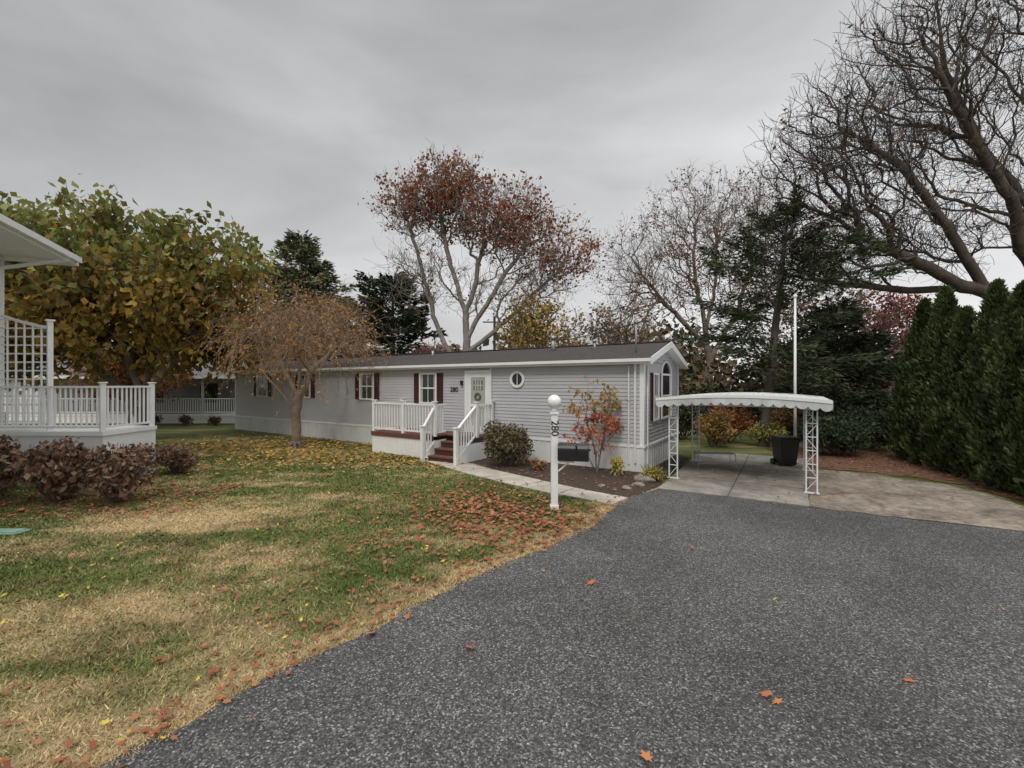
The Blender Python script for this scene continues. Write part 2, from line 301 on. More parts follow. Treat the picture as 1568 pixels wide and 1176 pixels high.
# ------------------------------------------------------------ trees
def nrm(v): return v/np.maximum(np.linalg.norm(v,axis=-1,keepdims=True),1e-9)
def ell(c,r,n,hol=.5,g=rng):
    d=nrm(g.normal(0,1,(n,3))); return np.array(c)+d*(g.random((n,1))**hol)*np.array(r)
def skeleton(trunks,pts,bf,g,jit=.09):
    P=[];par=[]
    for k,pl in enumerate(trunks):
        pl=[np.array(p,float) for p in pl]
        if k==0: P.append(pl[0]);par.append(-1);prev=0
        else: prev=int(np.argmin([np.linalg.norm(q-pl[0]) for q in P]))
        for a,b in zip(pl[:-1],pl[1:]):
            n=max(1,int(np.linalg.norm(b-a)/.6))
            for i in range(1,n+1):
                P.append(a+(b-a)*i/n);par.append(prev);prev=len(P)-1
    n0=len(P);N=n0+len(pts);pos=np.zeros((N,3));pos[:n0]=P;pr=np.full(N,-1);pr[:n0]=par;pl_=np.zeros(N)
    for i in range(1,n0): pl_[i]=pl_[pr[i]]+np.linalg.norm(pos[i]-pos[pr[i]])
    D=np.linalg.norm(pts[:,None]-pos[None,:n0],axis=2)+bf*pl_[None,:n0]
    bi=D.argmin(1);bc=D.min(1);alive=np.ones(len(pts),bool);cur=n0
    for _ in range(len(pts)):
        j=int(np.argmin(np.where(alive,bc,1e9)));alive[j]=False
        pos[cur]=pts[j];pr[cur]=bi[j];pl_[cur]=pl_[bi[j]]+np.linalg.norm(pts[j]-pos[bi[j]])
        c=np.linalg.norm(pts-pts[j],axis=1)+bf*pl_[cur];u=c<bc;bc[u]=c[u];bi[u]=cur;cur+=1
    for _ in range(2):
        cs=np.zeros_like(pos);cn=np.zeros(N)
        np.add.at(cs,pr[1:],pos[1:]);np.add.at(cn,pr[1:],1)
        has=(cn>0)&(np.arange(N)>0)
        t=pos.copy();t[has]=.5*pos[has]+.25*pos[pr[has]]+.25*cs[has]/cn[has][:,None];pos=t
    M=2*N-1;p2=np.zeros((M,3));r2=np.full(M,-1);ii=np.arange(1,N)
    jj=np.where(ii<n0,jit*.35,jit)[:,None]
    p2[0]=pos[0];p2[2*ii]=pos[ii];L=np.linalg.norm(pos[ii]-pos[pr[ii]],axis=1,keepdims=True)
    p2[2*ii-1]=.5*(pos[ii]+pos[pr[ii]])+g.normal(0,1,(N-1,3))*L*jj;r2[2*ii]=2*ii-1;r2[2*ii-1]=2*pr[ii]
    return p2,r2
def add_twigs(pos,pr,idx,g,length,nseg=3,up=.3,droop=0,spread=.9):
    n=len(idx);d=nrm(pos[idx]-pos[pr[idx]]);dr=nrm(d*.7+g.normal(0,1,(n,3))*spread*.7+np.array([0,0,up]))
    L=length*g.uniform(.5,1.3,(n,1))/nseg;p=pos[idx];prev=idx.copy();base=len(pos);P=[pos];R=[pr];
    for s in range(nseg):
        p=p+dr*L;P.append(p);R.append(prev);prev=np.arange(base+s*n,base+(s+1)*n)
        dr=nrm(dr+g.normal(0,.18,(n,3))+np.array([0,0,-droop+.08*(up>0)]))
    return np.concatenate(P),np.concatenate(R),np.arange(base,base+n*nseg)
def tubes(name,pos,pr,rb,rt,mat,parent,nroot=None):
    N=len(pos);cnt=np.zeros(N);ch=np.zeros(N,int);np.add.at(ch,pr[1:],1)
    tips=(ch==0).sum();e=max(1.5,math.log(max(tips,3))/math.log(rb/rt))
    order=_order(pr)
    cnt=np.where(ch==0,1.0,0.0)
    cl=cnt.tolist();prl=pr.tolist();bl=[-1]*N;bvv=[0.0]*N
    for i in order:
        p=prl[i]
        if p>=0:
            cl[p]+=cl[i]
            if cl[i]>bvv[p]: bvv[p]=cl[i];bl[p]=i
    cnt=np.array(cl);best=np.array(bl);r=rt*cnt**(1/e)
    d=np.zeros((N,3));d[1:]=nrm(pos[1:]-pos[pr[1:]]);d[0]=[0,0,1]
    hb=best>=0;dn=d.copy();dn[hb]=nrm(d[hb]+d[best[hb]])
    def fr(dd):
        ref=np.tile([.31,.95,.05],(len(dd),1));x=nrm(np.cross(dd,ref));y=np.cross(dd,x);return x,y
    c=np.arange(1,N);p=pr[1:];main=best[p]==c
    sd=np.where(main[:,None],dn[p],d[c]);sr=np.where(main,r[p],np.minimum(r[c]*1.15,r[p]))
    ed=dn[c];er=r[c]
    V=[];F=[];off=0
    for k,lo,hi in((9,.07,9),(5,.02,.07),(3,0,.02)):
        m=(er>=lo)&(er<hi)
        if not m.any(): continue
        n=m.sum();t=np.arange(k)*2*math.pi/k
        x,y=fr(sd[m]);A=pos[p[m]][:,None]+sr[m][:,None,None]*(x[:,None]*np.cos(t)[None,:,None]+y[:,None]*np.sin(t)[None,:,None])
        x,y=fr(ed[m]);Bq=pos[c[m]][:,None]+er[m][:,None,None]*(x[:,None]*np.cos(t)[None,:,None]+y[:,None]*np.sin(t)[None,:,None])
        V.append(np.concatenate([A,Bq],1).reshape(-1,3));b=off+np.arange(n)[:,None]*2*k;j=np.arange(k)[None]
        F.append(np.stack([b+j,b+(j+1)%k,b+k+(j+1)%k,b+k+j],2).reshape(-1,4));off+=n*2*k
    return np_mesh(name,np.concatenate(V),np.concatenate(F),mat,parent,smooth=True)
def _order(pr):
    N=len(pr);dep=[0]*N;pl=pr.tolist()
    for i in range(1,N): dep[i]=dep[pl[i]]+1
    return np.argsort(-np.array(dep),kind='stable').tolist()
def leaves(name,C,ln,wd,mat,parent,g,down=0.,axis=None,var=.4):
    n=len(C);a=nrm(g.normal(0,1,(n,3))+np.array([0,0,-down])) if axis is None else nrm(axis+g.normal(0,.35,(n,3)))
    r=g.normal(0,1,(n,3));
    s=nrm(r-a*(r*a).sum(1,keepdims=True));nn=np.cross(a,s)
    l=ln*g.uniform(1-var,1+var,(n,1));w=wd*g.uniform(1-var,1+var,(n,1))
    V=np.stack([C,C+a*l*.5+s*w*.5+nn*w*.15,C+a*l,C+a*l*.5-s*w*.5+nn*w*.15],1).reshape(-1,3)
    return np_mesh(name,V,np.arange(4*n).reshape(n,4),mat,parent)
def W(o,pl): return [(o[0]+x,o[1]+y,z) for x,y,z in pl]

def oak():
    g=np.random.default_rng(21);o=(-3.2,28);e=empty('oak_tree',(o[0],o[1],0))
    tr=[W(o,[(0,0,0),(.1,0,3),(.3,0,5.2),(.2,.2,7.2),(-.6,.3,9.5),(-1.2,0,12),(-1.4,0,14.5)]),
        W(o,[(.1,0,3.2),(-1.2,.2,5),(-2.0,.3,7.5),(-2.6,.2,10),(-3.6,0,13.5)]),
        W(o,[(.3,0,5.2),(1.5,-.3,7.2),(2.8,-.4,9.3),(4.4,-.2,11.4)]),
        W(o,[(.2,0,4.2),(2.4,.4,6.0),(4.5,.5,8.0),(6.0,.3,9.6)]),
        W(o,[(.3,.1,7.0),(1.0,.3,9.5),(1.5,.2,12.5),(1.4,.2,14)])]
    pts=np.concatenate([ell((o[0]-.9,o[1],13.9),(2.6,3,2.6),480,.5,g),ell((o[0]+2.6,o[1],12.4),(3.4,3.4,2.5),520,.5,g),ell((o[0]+5.7,o[1],10.1),(3.0,3,2.4),400,.5,g),ell((o[0]-3.4,o[1],13.4),(2.1,2.4,2.2),220,.5,g),ell((o[0]-2.5,o[1],9.2),(2.8,3,2.6),260,.5,g),ell((o[0]+3,o[1],8),(4,3,2),240,.5,g)])
    pos,pr=skeleton(tr,pts,.3,g);n=len(pos)
    idx=g.choice(np.arange(120,n),3600);pos,pr,t1=add_twigs(pos,pr,idx,g,.9,3,.35)
    idx=g.choice(t1,3000);pos,pr,t2=add_twigs(pos,pr,idx,g,.5,2,.3)
    tubes('trunk_and_branches',pos,pr,.29,.0085,BARKL,e)
    c=pos[t1]
    prob=np.clip((c[:,2]-10.2+.3*(c[:,0]-o[0]))/3.2,0,1)*.9+.05; prob*=np.clip(-.4+2.4*vn(c[:,0]+c[:,1],c[:,2],.9),0,1)
    c=c[g.random(len(c))<prob]
    c=c[g.integers(0,len(c),10000)]+g.normal(0,.15,(10000,3))
    leaves('leaves',c,.20,.145,leafmat('oak_leaves',[(.20,.055,.03),(.28,.085,.038),(.32,.125,.05),(.15,.055,.035)],.2,.35),e,g,.4)
oak()
def bare(name,o,tr,blobs,seed,rb,leafn=0,cols=None,ntw=4500,mat=BARK,tl=1.0,rt=.008):
    g=np.random.default_rng(seed);e=empty(name,(o[0],o[1],0))
    pts=np.concatenate([ell((o[0]+b[0],o[1]+b[1],b[2]),b[3:6],b[6],.5,g) for b in blobs])
    pos,pr=skeleton([W(o,t) for t in tr],pts,.3,g);n=len(pos)
    pos,pr,t1=add_twigs(pos,pr,g.choice(np.arange(100,n),ntw),g,tl,3,.3)
    pos,pr,t2=add_twigs(pos,pr,g.choice(t1,ntw),g,tl*.55,2,.25)
    tubes('trunk_and_branches',pos,pr,rb,rt,mat,e)
    if leafn:
        c=pos[t1];q=np.clip(2*vn(c[:,0],c[:,2],.6)-.5,0,1);c=c[g.random(len(c))<q];c=c[g.integers(0,len(c),leafn)]+g.normal(0,.12,(leafn,3))
        leaves('leaves',c,.17,.12,leafmat(name+'_leaves',cols,0,.3),e,g,.4)
bare('bare_tree',(14.2,32),[[(0,0,0),(0,0,4),(-.3,0,7),(-1,0,10),(-1,0,14)],[(0,0,4),(2,0,7.5),(3,0,11),(3,0,14)],[(0,0,5),(-3,0,8),(-5,0,10.5)],[(-.2,0,6.5),(1,1,10),(1,1,14)]],
  [(-1,0,13.6,4,4,4,600),(-5.0,0,10.2,3.4,3.5,3.6,420),(3,0,13.4,3.5,4,4,500),(4,0,9,4,4,3,250),(-1,0,9,6,4,2.5,250),(-6.5,0,6,2.5,3,2.2,150)],31,.27,4800,[(.24,.12,.07),(.2,.11,.07),(.28,.15,.09)],4200,simple('bark_brown',(.2,.155,.13),.9,.3,3),1.0,.0075)
bare('large_bare_oak',(19.7,16.5),[
  [(0,0,0),(0,0,3.5),(-.2,0,6),(-.3,0,9),(-.4,0,13),(-.2,0,18)],
  [(-.2,0,4.6),(-1.6,-.2,5.5),(-3.2,-.3,6.0),(-5.0,-.2,6.9),(-6.6,0,7.9),(-8.2,0,8.8),(-9.4,0,9.2)],
  [(-3.2,-.3,6.0),(-4.6,.6,5.9),(-6.4,1,6.3),(-8,1,6.5)],
  [(-2.6,-.3,5.9),(-4.0,-.5,8.2),(-5.6,-.4,10.2),(-7.4,0,12.0)],
  [(-.3,0,6.4),(-1.8,-.6,9.0),(-3.6,-.8,11.6),(-5.2,-.8,14.6)],
  [(-.3,0,9),(-1.6,.6,11.5),(-3.0,.6,14.5),(-3.6,.4,17)],
  [(-.2,0,6),(1.6,-.2,9),(3,-.2,12),(4,0,15)]],
  [(-4.9,0,13.6,3.2,3,3.0,460),(-7.6,0,10.6,2.9,2.6,2.4,470),(-2,0,15.5,3.6,3,3.6,340),(-5.6,.4,7.9,4.2,2.4,1.7,400),(2,0,13,4,3,4,200),(-2.4,0,10.5,2.6,2.4,2.4,220),(-8.3,.4,6.9,2.3,2,1.5,240)],41,.38,500,[(.2,.12,.06),(.15,.08,.05)],6000,BARKD,.9,.0065)
def catalpa():
    g=np.random.default_rng(51);o=(-15.8,19);e=empty('broadleaf_tree',(o[0],o[1],0))
    tr=[W(o,[(0,0,0),(.1,0,1.6),(-.6,0,3.4),(-1.5,0,6)]),W(o,[(.1,0,1.4),(1.0,-.2,2.7),(2.2,0,4.4)]),W(o,[(.0,0,.6),(-1.0,.2,2.2),(-3.2,.2,3.9)]),W(o,[(0,0,1.6),(.4,0,4),(.6,0,7)])]
    pts=np.concatenate([ell((o[0]-1.6,o[1],7.2),(3.8,3.6,3.2),420,.5,g),ell((o[0]+2.3,o[1],6.6),(2.9,3.2,3.0),380,.5,g),ell((o[0]-5.2,o[1],7.2),(2.8,3,3.0),280,.5,g),ell((o[0]-1.0,o[1],4.6),(4.8,3,1.7),240,.5,g),ell((o[0]+3.3,o[1],4.4),(1.9,2.2,1.6),120,.5,g),ell((o[0]-5.5,o[1],4.2),(2.6,2.6,1.8),160,.5,g)])
    pos,pr=skeleton(tr,pts,.3,g);n=len(pos)
    pos,pr,t1=add_twigs(pos,pr,g.choice(np.arange(60,n),2600),g,.55,2,.2)
    tubes('trunk_and_branches',pos,pr,.26,.01,BARK,e)
    k=25000;c=pos[g.choice(t1,k)]+g.normal(0,.2,(k,3))
    hh=np.clip((c[:,2]-5.4+g.normal(0,.9,k))/3.2,0,1)
    up=g.random(k)<hh*.85
    leaves('yellow_leaves',c[~up],.30,.21,leafmat('catalpa_brown',[(.24,.16,.035),(.34,.20,.04),(.28,.22,.045),(.17,.09,.035),(.21,.18,.04)],.3,.55,.6),e,g,1.4)
    leaves('green_leaves',c[up],.30,.20,leafmat('catalpa_green',[(.13,.17,.04),(.19,.23,.06),(.28,.28,.09),(.15,.14,.04)],.3,.4,.6),e,g,.9)
catalpa()
def weeping():
    g=np.random.default_rng(61);o=(-8.4,17.3);e=empty('weeping_cherry_tree',(o[0],o[1],0))
    tr=[W(o,[(0,0,0),(.05,0,1.3),(.1,0,1.8),(-.5,0,3.0),(-1.2,0,4.2)]),W(o,[(.1,0,1.7),(.7,0,2.9),(1.5,0,4.0),(2.4,0,4.2)]),W(o,[(.1,0,1.8),(.1,0,3.2),(.2,0,4.8)]),W(o,[(.05,0,1.4),(-.9,-.1,2.5),(-2.0,0,3.3)])]
    d=nrm(g.normal(0,1,(330,3)));d[:,2]=np.abs(d[:,2]);pts=np.array((o[0]+.3,o[1],3.5))+d*g.uniform(.5,1,(330,1))*np.array((2.7,2.4,2.7))
    pos,pr=skeleton(tr,pts,.35,g);n=len(pos)
    pos,pr,t1=add_twigs(pos,pr,g.choice(np.arange(50,n),620),g,2.0,7,.15,.42,.7)
    pos,pr,t2=add_twigs(pos,pr,g.choice(t1,600),g,.6,3,.0,.5,.6)
    tubes('trunk_and_branches',pos,pr,.17,.0042,simple('cherry_bark',(.23,.17,.125),.9,.3,4,bump=.6),e)
    k=6000;c=pos[g.choice(np.concatenate([t1,t2]),k)]+g.normal(0,.07,(k,3))
    leaves('leaves',c,.09,.045,leafmat('cherry_leaves',[(.47,.24,.07),(.40,.17,.06),(.5,.31,.09),(.34,.16,.06)],.25,.3),e,g,1.0)
    m=MB()
    for i in range(9):
        a=i*.7;m.cyl((o[0],o[1],.25),(o[0]+.38*math.cos(a),o[1]+.38*math.sin(a),-.05),.10,.04,6)
    m.build('root_flare',BARK,e,True)
weeping()
def conifer(name,o,H,z0,R,nb,nl,ln,wd,cols,seed,prof,lift=-.15,rt=.2,irr=.3,lean=(0,0),trans=0,nst=1.):
    g=np.random.default_rng(seed);e=empty(name,(o[0],o[1],0))
    zz=z0+(H-z0)*g.random(nb)**.95;t=(zz-z0)/(H-z0);L=R*prof(t)*(1+g.normal(0,irr,nb)).clip(.25,1.5);az=g.random(nb)*6.283
    P=[[o[0],o[1],0]];pr=[-1]
    nt=24
    for i in range(1,nt+1): P.append([o[0]+lean[0]*i/nt,o[1]+lean[1]*i/nt,H*i/nt]);pr.append(i-1)
    C=[];A=[]
    for b in range(nb):
        k=int(np.clip(zz[b]/H*nt,1,nt-1));p=np.array(P[k],float);p[2]=zz[b];d=np.array([math.cos(az[b]),math.sin(az[b]),lift+.5*t[b]+g.normal(0,.12)]);d/=np.linalg.norm(d)
        prev=k
        for s in range(4):
            p=p+d*L[b]/4;P.append(p.tolist());pr.append(prev);prev=len(P)-1
            d=d+np.array([g.normal(0,.1),g.normal(0,.1),.05 if s>1 else -.06]);d/=np.linalg.norm(d)
            if s==0 and nst>1: continue
            n=max(2,int(nl/nb*L[b]/(R*.62)/4*(.4+.5*s)))
            side=np.array([-d[1],d[0],0]);wv=L[b]*.22/nst*(1-.15*s)
            q=p-d*L[b]/4*g.random((n,1))+side*g.normal(0,1,(n,1))*wv+np.array([0,0,1])*g.normal(0,.06+.02*R,(n,1))
            C.append(q);A.append(np.tile(d,(n,1))+side*g.normal(0,.6,(n,1))+np.array([0,0,-.15]))
    pos=np.array(P);tubes('trunk_and_branches',pos,np.array(pr),rt,.012,BARKD,e)
    leaves('needles',np.concatenate(C),ln,wd,leafmat(name+'_needles',cols,trans,.45,1.0),e,g,axis=np.concatenate(A))
DG=[(.022,.034,.016),(.035,.052,.022),(.05,.065,.03),(.028,.04,.022)]
conifer('spruce_tree',(-16.6,35),14.0,2,5.4,230,23000,.50,.14,[(.08,.10,.05),(.11,.13,.065),(.14,.14,.065),(.07,.08,.045)],71,lambda t:(1-t)**.65*.95+.04,irr=.2)
conifer('cedar_tree',(-8.6,32),10.1,3,2.6,110,8000,.38,.13,DG,72,lambda t:np.sin(np.clip(t*.85+.15,0,1)*3.14)**.7*.9+.1,lift=.1,irr=.3)
conifer('pine_tree',(9.6,17),9.3,2.3,3.0,90,13000,.25,.055,[(.03,.045,.022),(.05,.068,.03),(.07,.085,.04),(.045,.05,.03)],73,lambda t:np.where(t<.35,.75+.5*t,1.05*(1-t)**.65+.12),lift=.12,irr=.35,lean=(1.0,0),rt=.16,nst=1.6)
conifer('evergreen_tree',(14.6,20),6.0,.6,2.6,110,10000,.32,.09,DG,74,lambda t:(1-t)**.6,irr=.3)
def arb(o,H,R,seed):
    g=np.random.default_rng(seed);e=empty('arborvitae',(o[0],o[1],0))
    prof=lambda t:np.sin(np.clip(t*.5+.24,0,1)*math.pi)**.6*np.clip((1-t)/.75,0,1)**.75
    n=13000;t=g.random(n)**1.15;az=g.random(n)*6.283
    lump=1+.2*np.sin(az*5+t*14+seed)*(vn(az*3,t*9+seed,1)+.3)+.14*np.sin(az*9-t*25)
    r=R*prof(t)*lump*g.uniform(.70,1.06,n)
    C=np.stack([o[0]+r*np.cos(az),o[1]+r*np.sin(az),.05+t*H],1)
    A=np.stack([np.cos(az)*.5,np.sin(az)*.5,np.full(n,1.0)],1)
    leaves('foliage',C,.15,.055,ARB,e,g,axis=A)
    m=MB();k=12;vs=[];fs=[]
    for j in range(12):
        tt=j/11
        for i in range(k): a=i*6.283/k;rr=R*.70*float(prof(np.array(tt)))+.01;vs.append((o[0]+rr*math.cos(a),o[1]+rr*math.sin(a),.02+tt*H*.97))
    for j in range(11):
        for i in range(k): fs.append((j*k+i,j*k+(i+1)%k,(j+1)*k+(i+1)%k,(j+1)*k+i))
    m.add(vs,fs);m.build('opaque_core',CORE,e)  # solid dark cone inside the foliage to make it opaque, no real branches
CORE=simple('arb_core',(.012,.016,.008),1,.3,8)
ARB=leafmat('arborvitae_foliage',[(.038,.060,.02),(.058,.085,.028),(.088,.112,.042),(.04,.052,.022)],0,.5,1.6)
for i in range(8):
    t=i/7;arb((12.85-2.35*t+.12*math.sin(i*3),13.8-6.8*t),4.9-.8*t+.38*math.sin(i*2.3),.80+.06*math.sin(i*1.7),100+i)
def bush(name,o,r,n,ln,wd,cols,seed,stems=40,clump=.4,hol=.28,stemcol=BARK,trans=.0,down=0,smat=None):
    g=np.random.default_rng(seed);e=empty(name,(o[0],o[1],0))
    k=18;cs=ell((o[0],o[1],r[2]*.95),(r[0]*.62,r[1]*.62,r[2]*.6),k,.5,g)
    ii=g.integers(0,k,n);d=nrm(g.normal(0,1,(n,3)));C=cs[ii]+d*g.random((n,1))**hol*np.array([r[0]*.42,r[1]*.42,r[2]*.42]);C[:,2]=np.abs(C[:,2])+.03
    leaves('leaves',C,ln,wd,leafmat(name+'_leaf',cols,trans,clump,1.8),e,g,down)
    tg=C[g.integers(0,n,stems)];P=[[o[0],o[1],0]];pr=[-1]
    for q in tg:
        b=[o[0]+(q[0]-o[0])*.25,o[1]+(q[1]-o[1])*.25,.0];m_=[o[0]+(q[0]-o[0])*.7,o[1]+(q[1]-o[1])*.7,q[2]*.6];tp=[q[0]+(q[0]-o[0])*.06,q[1]+(q[1]-o[1])*.06,q[2]+.05]
        P+= [b,m_,tp];j=len(P);pr+=[0,j-3,j-2]
    tubes('stems',np.array(P),np.array(pr),.05,.008,stemcol,e)
    return e
bush('azalea_bush',(-.15,13.0),(.92,.8,.74),5200,.10,.055,[(.11,.10,.05),(.15,.10,.06),(.09,.095,.04),(.20,.13,.08)],201,90)
HY=[(.15,.085,.055),(.22,.13,.08),(.10,.06,.045),(.28,.19,.12),(.17,.07,.05)]
TW=simple('dry_stems',(.22,.16,.12),.9,.3,5)
bush('hydrangea_bush',(-9.4,9.2),(.95,.8,.70),2500,.13,.075,HY,202,260,down=.7,stemcol=TW)
bush('hydrangea_bush',(-8.05,9.0),(.80,.7,.62),1700,.12,.07,HY,203,280,down=.7,stemcol=TW)
bush('hydrangea_bush',(-10.9,9.0),(.95,.8,.74),2400,.13,.075,HY,204,260,down=.7,stemcol=TW)
bush('barberry_bush',(-9.9,11.4),(.9,.7,.50),2200,.10,.06,HY,205,120,stemcol=TW)
bush('barberry_bush',(-9.0,11.9),(.65,.55,.40),1400,.09,.05,HY,206,100,stemcol=TW)
def sapling():
    g=np.random.default_rng(207);o=(2.3,12.0);e=empty('dogwood_shrub',(o[0],o[1],0))
    tr=[W(o,[(0,0,0),(-.1,0,.5),(-.3,0,1.4),(-.35,0,2.2)]),W(o,[(0,0,0),(.15,0,.7),(.3,0,1.5),(.45,0,2.3)]),W(o,[(0,0,.2),(-.35,-.1,.8),(-.7,-.1,1.3)]),W(o,[(0,0,.3),(.45,.1,.9),(.6,.1,1.2)])]
    pts=ell((o[0],o[1],1.5),(.82,.6,1.0),100,.5,g);pos,pr=skeleton(tr,pts,.3,g)
    pos,pr,t1=add_twigs(pos,pr,g.choice(np.arange(20,len(pos)),170),g,.28,2,.3);tubes('stems',pos,pr,.035,.004,BARK,e)
    c=pos[g.choice(t1,780)]+g.normal(0,.03,(780,3));low=c[:,2]<1.65
    leaves('red_leaves',c[low],.12,.07,leafmat('sap_red',[(.50,.08,.045),(.52,.17,.06),(.4,.09,.05),(.55,.27,.08)],.3,.2),e,g,1.2)
    leaves('yellow_leaves',c[~low],.12,.07,leafmat('sap_yel',[(.38,.34,.10),(.44,.27,.10),(.30,.15,.06)],.3,.2),e,g,1.2)
sapling()
bush('daylily_plant',(3.5,11.0),(.36,.26,.16),380,.20,.025,[(.40,.36,.08),(.34,.26,.07),(.2,.22,.07)],208,6)
bush('small_perennial',(2.75,11.6),(.22,.18,.28),180,.15,.045,[(.42,.38,.09),(.42,.33,.08)],209,6)
bush('small_perennial',(.75,12.3),(.3,.25,.16),200,.1,.05,[(.34,.16,.06),(.28,.12,.06),(.2,.18,.06)],210,6)
bush('rhododendron_hedge',(10.9,14.8),(1.5,1.1,.8),5500,.13,.06,[(.03,.048,.022),(.045,.065,.03),(.06,.08,.04)],211)
bush('rhododendron_hedge',(12.9,16.2),(1.6,1.2,.95),5000,.14,.06,[(.03,.048,.022),(.045,.065,.03)],212)
bush('orange_shrub',(7.7,16.9),(.95,.7,.8),2000,.11,.07,[(.30,.12,.05),(.36,.24,.07),(.26,.2,.07),(.22,.09,.04)],213,trans=.3,stems=80)
bush('yellow_shrub',(9.7,17.0),(1.0,.8,.5),1900,.12,.06,[(.30,.28,.08),(.2,.22,.07),(.32,.22,.06)],214)
bush('red_shrub',(8.9,18.2),(1.2,.9,.9),2400,.12,.08,[(.28,.08,.04),(.32,.13,.05),(.18,.08,.05)],215)
bush('orange_shrub',(12.0,19.5),(1.3,.9,.9),2200,.14,.08,[(.27,.13,.05),(.26,.17,.07),(.16,.09,.05)],216)
bush('evergreen_shrub',(7.4,19.2),(1.7,1.1,1.2),3800,.16,.07,[(.03,.045,.022),(.05,.06,.03),(.09,.07,.04)],217)
def roundtree(name,o,zc,r,n,ln,cols,seed,rb=.14,npts=240,down=.5,mat=BARK):
    g=np.random.default_rng(seed);e=empty(name,(o[0],o[1],0))
    pts=ell((o[0],o[1],zc),r,npts,.5,g);pos,pr=skeleton([W(o,[(0,0,0),(0,0,zc-r[2]*.8),(.1,0,zc)])],pts,.3,g)
    pos,pr,t1=add_twigs(pos,pr,g.choice(np.arange(20,len(pos)),npts*5),g,.6,2,.3);tubes('trunk_and_branches',pos,pr,rb,.008,mat,e)
    q=pos[t1];q=q[g.random(len(q))<np.clip(1.9*vn(q[:,0]+3,q[:,2],.7),.1,1)]
    c=q[g.integers(0,len(q),n)]+g.normal(0,.2,(n,3));leaves('leaves',c,ln,ln*.7,leafmat(name+'_leaf',cols,.1,.4),e,g,down)
roundtree('red_maple',(22.5,27),6.0,(2.6,2.4,2.0),2800,.2,[(.24,.05,.05),(.30,.08,.06),(.18,.05,.045)],301)
roundtree('yellow_maple',(1.6,27.5),5.6,(3.0,2.5,2.3),3800,.2,[(.44,.32,.07),(.38,.28,.07),(.40,.2,.07),(.28,.25,.07)],302)
roundtree('brown_tree',(17,24),5.2,(3.2,2.6,2.6),1500,.2,[(.2,.11,.06),(.15,.09,.05),(.24,.12,.07)],303)
roundtree('brown_tree',(6.8,27),5.2,(2.6,2.4,2.4),1100,.2,[(.25,.15,.07),(.2,.1,.06),(.16,.13,.06)],304)
roundtree('red_maple',(-21.5,25),2.9,(3.6,1.4,1.5),4600,.17,[(.32,.08,.04),(.38,.14,.05),(.26,.08,.04),(.34,.24,.06)],305,.09)
roundtree('brown_tree',(-11.6,29),5.4,(2.6,2.4,2.8),2000,.2,[(.34,.18,.07),(.26,.13,.06),(.18,.13,.06)],306)
roundtree('red_maple',(-4.5,25.5),3.4,(1.5,1.3,1.2),900,.15,[(.26,.07,.05),(.32,.11,.06)],307,.08)
g=np.random.default_rng(400);k=150;tx=g.uniform(-95,80,k);ty=g.uniform(50,75,k);hh=g.uniform(2.2,4.6,k)+1.0*(tx>12)
n=30000;ii=g.integers(0,k,n);d=nrm(g.normal(0,1,(n,3)))
C=np.stack([tx[ii],ty[ii],hh[ii]],1)+d*g.random((n,1))**.35*np.stack([np.full(n,3.6),np.full(n,3),hh[ii]],1)
dt=empty('distant_trees',(0,60,0));leaves('foliage',C,.9,.6,leafmat('distant_foliage',[(.11,.09,.06),(.08,.085,.05),(.16,.11,.07),(.07,.075,.05),(.19,.11,.06)],0,.5,.15),dt,g)
g=np.random.default_rng(401);k=30;tx=g.uniform(10,34,k);ty=g.uniform(22,34,k);hh=g.uniform(1.1,2.3,k);n=17000;ii=g.integers(0,k,n);d=nrm(g.normal(0,1,(n,3)))
C=np.stack([tx[ii],ty[ii],hh[ii]],1)+d*g.random((n,1))**.35*np.stack([np.full(n,2.4),np.full(n,2),hh[ii]],1)
wt=empty('woodland_thicket',(20,27,0));leaves('foliage',C,.36,.22,leafmat('thicket',[(.04,.05,.028),(.06,.065,.035),(.11,.075,.04),(.05,.055,.03),(.15,.07,.04)],0,.5,.4),wt,g)
# ------------------------------------------------------------ HOUSE
C0=(3.55,12.0);a_=(-.843,.538);b_=(.538,.843);H=frame(C0,a_,b_)
LEN=21.7;WID=4.2;ZS=.70;ZE=3.09
house=empty('mobile_home',(C0[0],C0[1],0))
m=MB();m.box(H,.02,LEN-.02,.02,WID-.02,0,3.02);m.build('wall_core',SIDING,house)
m=MB();lap=.105
def lapwall(P0,P1,z,z1,off):
    m.add([P0(off+.018,z),P1(off+.018,z),P1(off,z1),P0(off,z1)],[(0,1,2,3)])
    m.add([P0(off-.0,z),P1(off-.0,z),P1(off+.018,z),P0(off+.018,z)],[(0,1,2,3)])
z=ZS
while z<3.02:
    z1=min(z+lap,3.03)
    lapwall(lambda o,zz:H(0,-o,zz),lambda o,zz:H(LEN,-o,zz),z,z1,.002)
    lapwall(lambda o,zz:H(-o,0,zz),lambda o,zz:H(-o,WID,zz),z,z1,.002)
    lapwall(lambda o,zz:H(LEN+o,0,zz),lambda o,zz:H(LEN+o,WID,zz),z,z1,.002)
    z+=lap
RZ=3.70;mid=WID/2
def halfw(z): return max(.01,(RZ-.06-z)/(RZ-.06-3.03)*mid)
z=3.03
while z<RZ-.1:
    z1=min(z+lap,RZ-.08);h0=halfw(z);h1=halfw(z1)
    m.add([H(-.018,mid-h0,z),H(-.018,mid+h0,z),H(-.002,mid+h1,z1),H(-.002,mid-h1,z1)],[(0,1,2,3)])
    z+=lap
m.build('siding',SIDING,house)
m=MB()
m.box(H,-.03,LEN+.02,-.03,.0,0,ZS-.03);m.box(H,-.031,-.0,.0,WID,0,ZS-.03)
s=0
while s<LEN: m.box(H,s,s+.05,-.042,-.03,.0,ZS-.035);s+=.21
w=.03
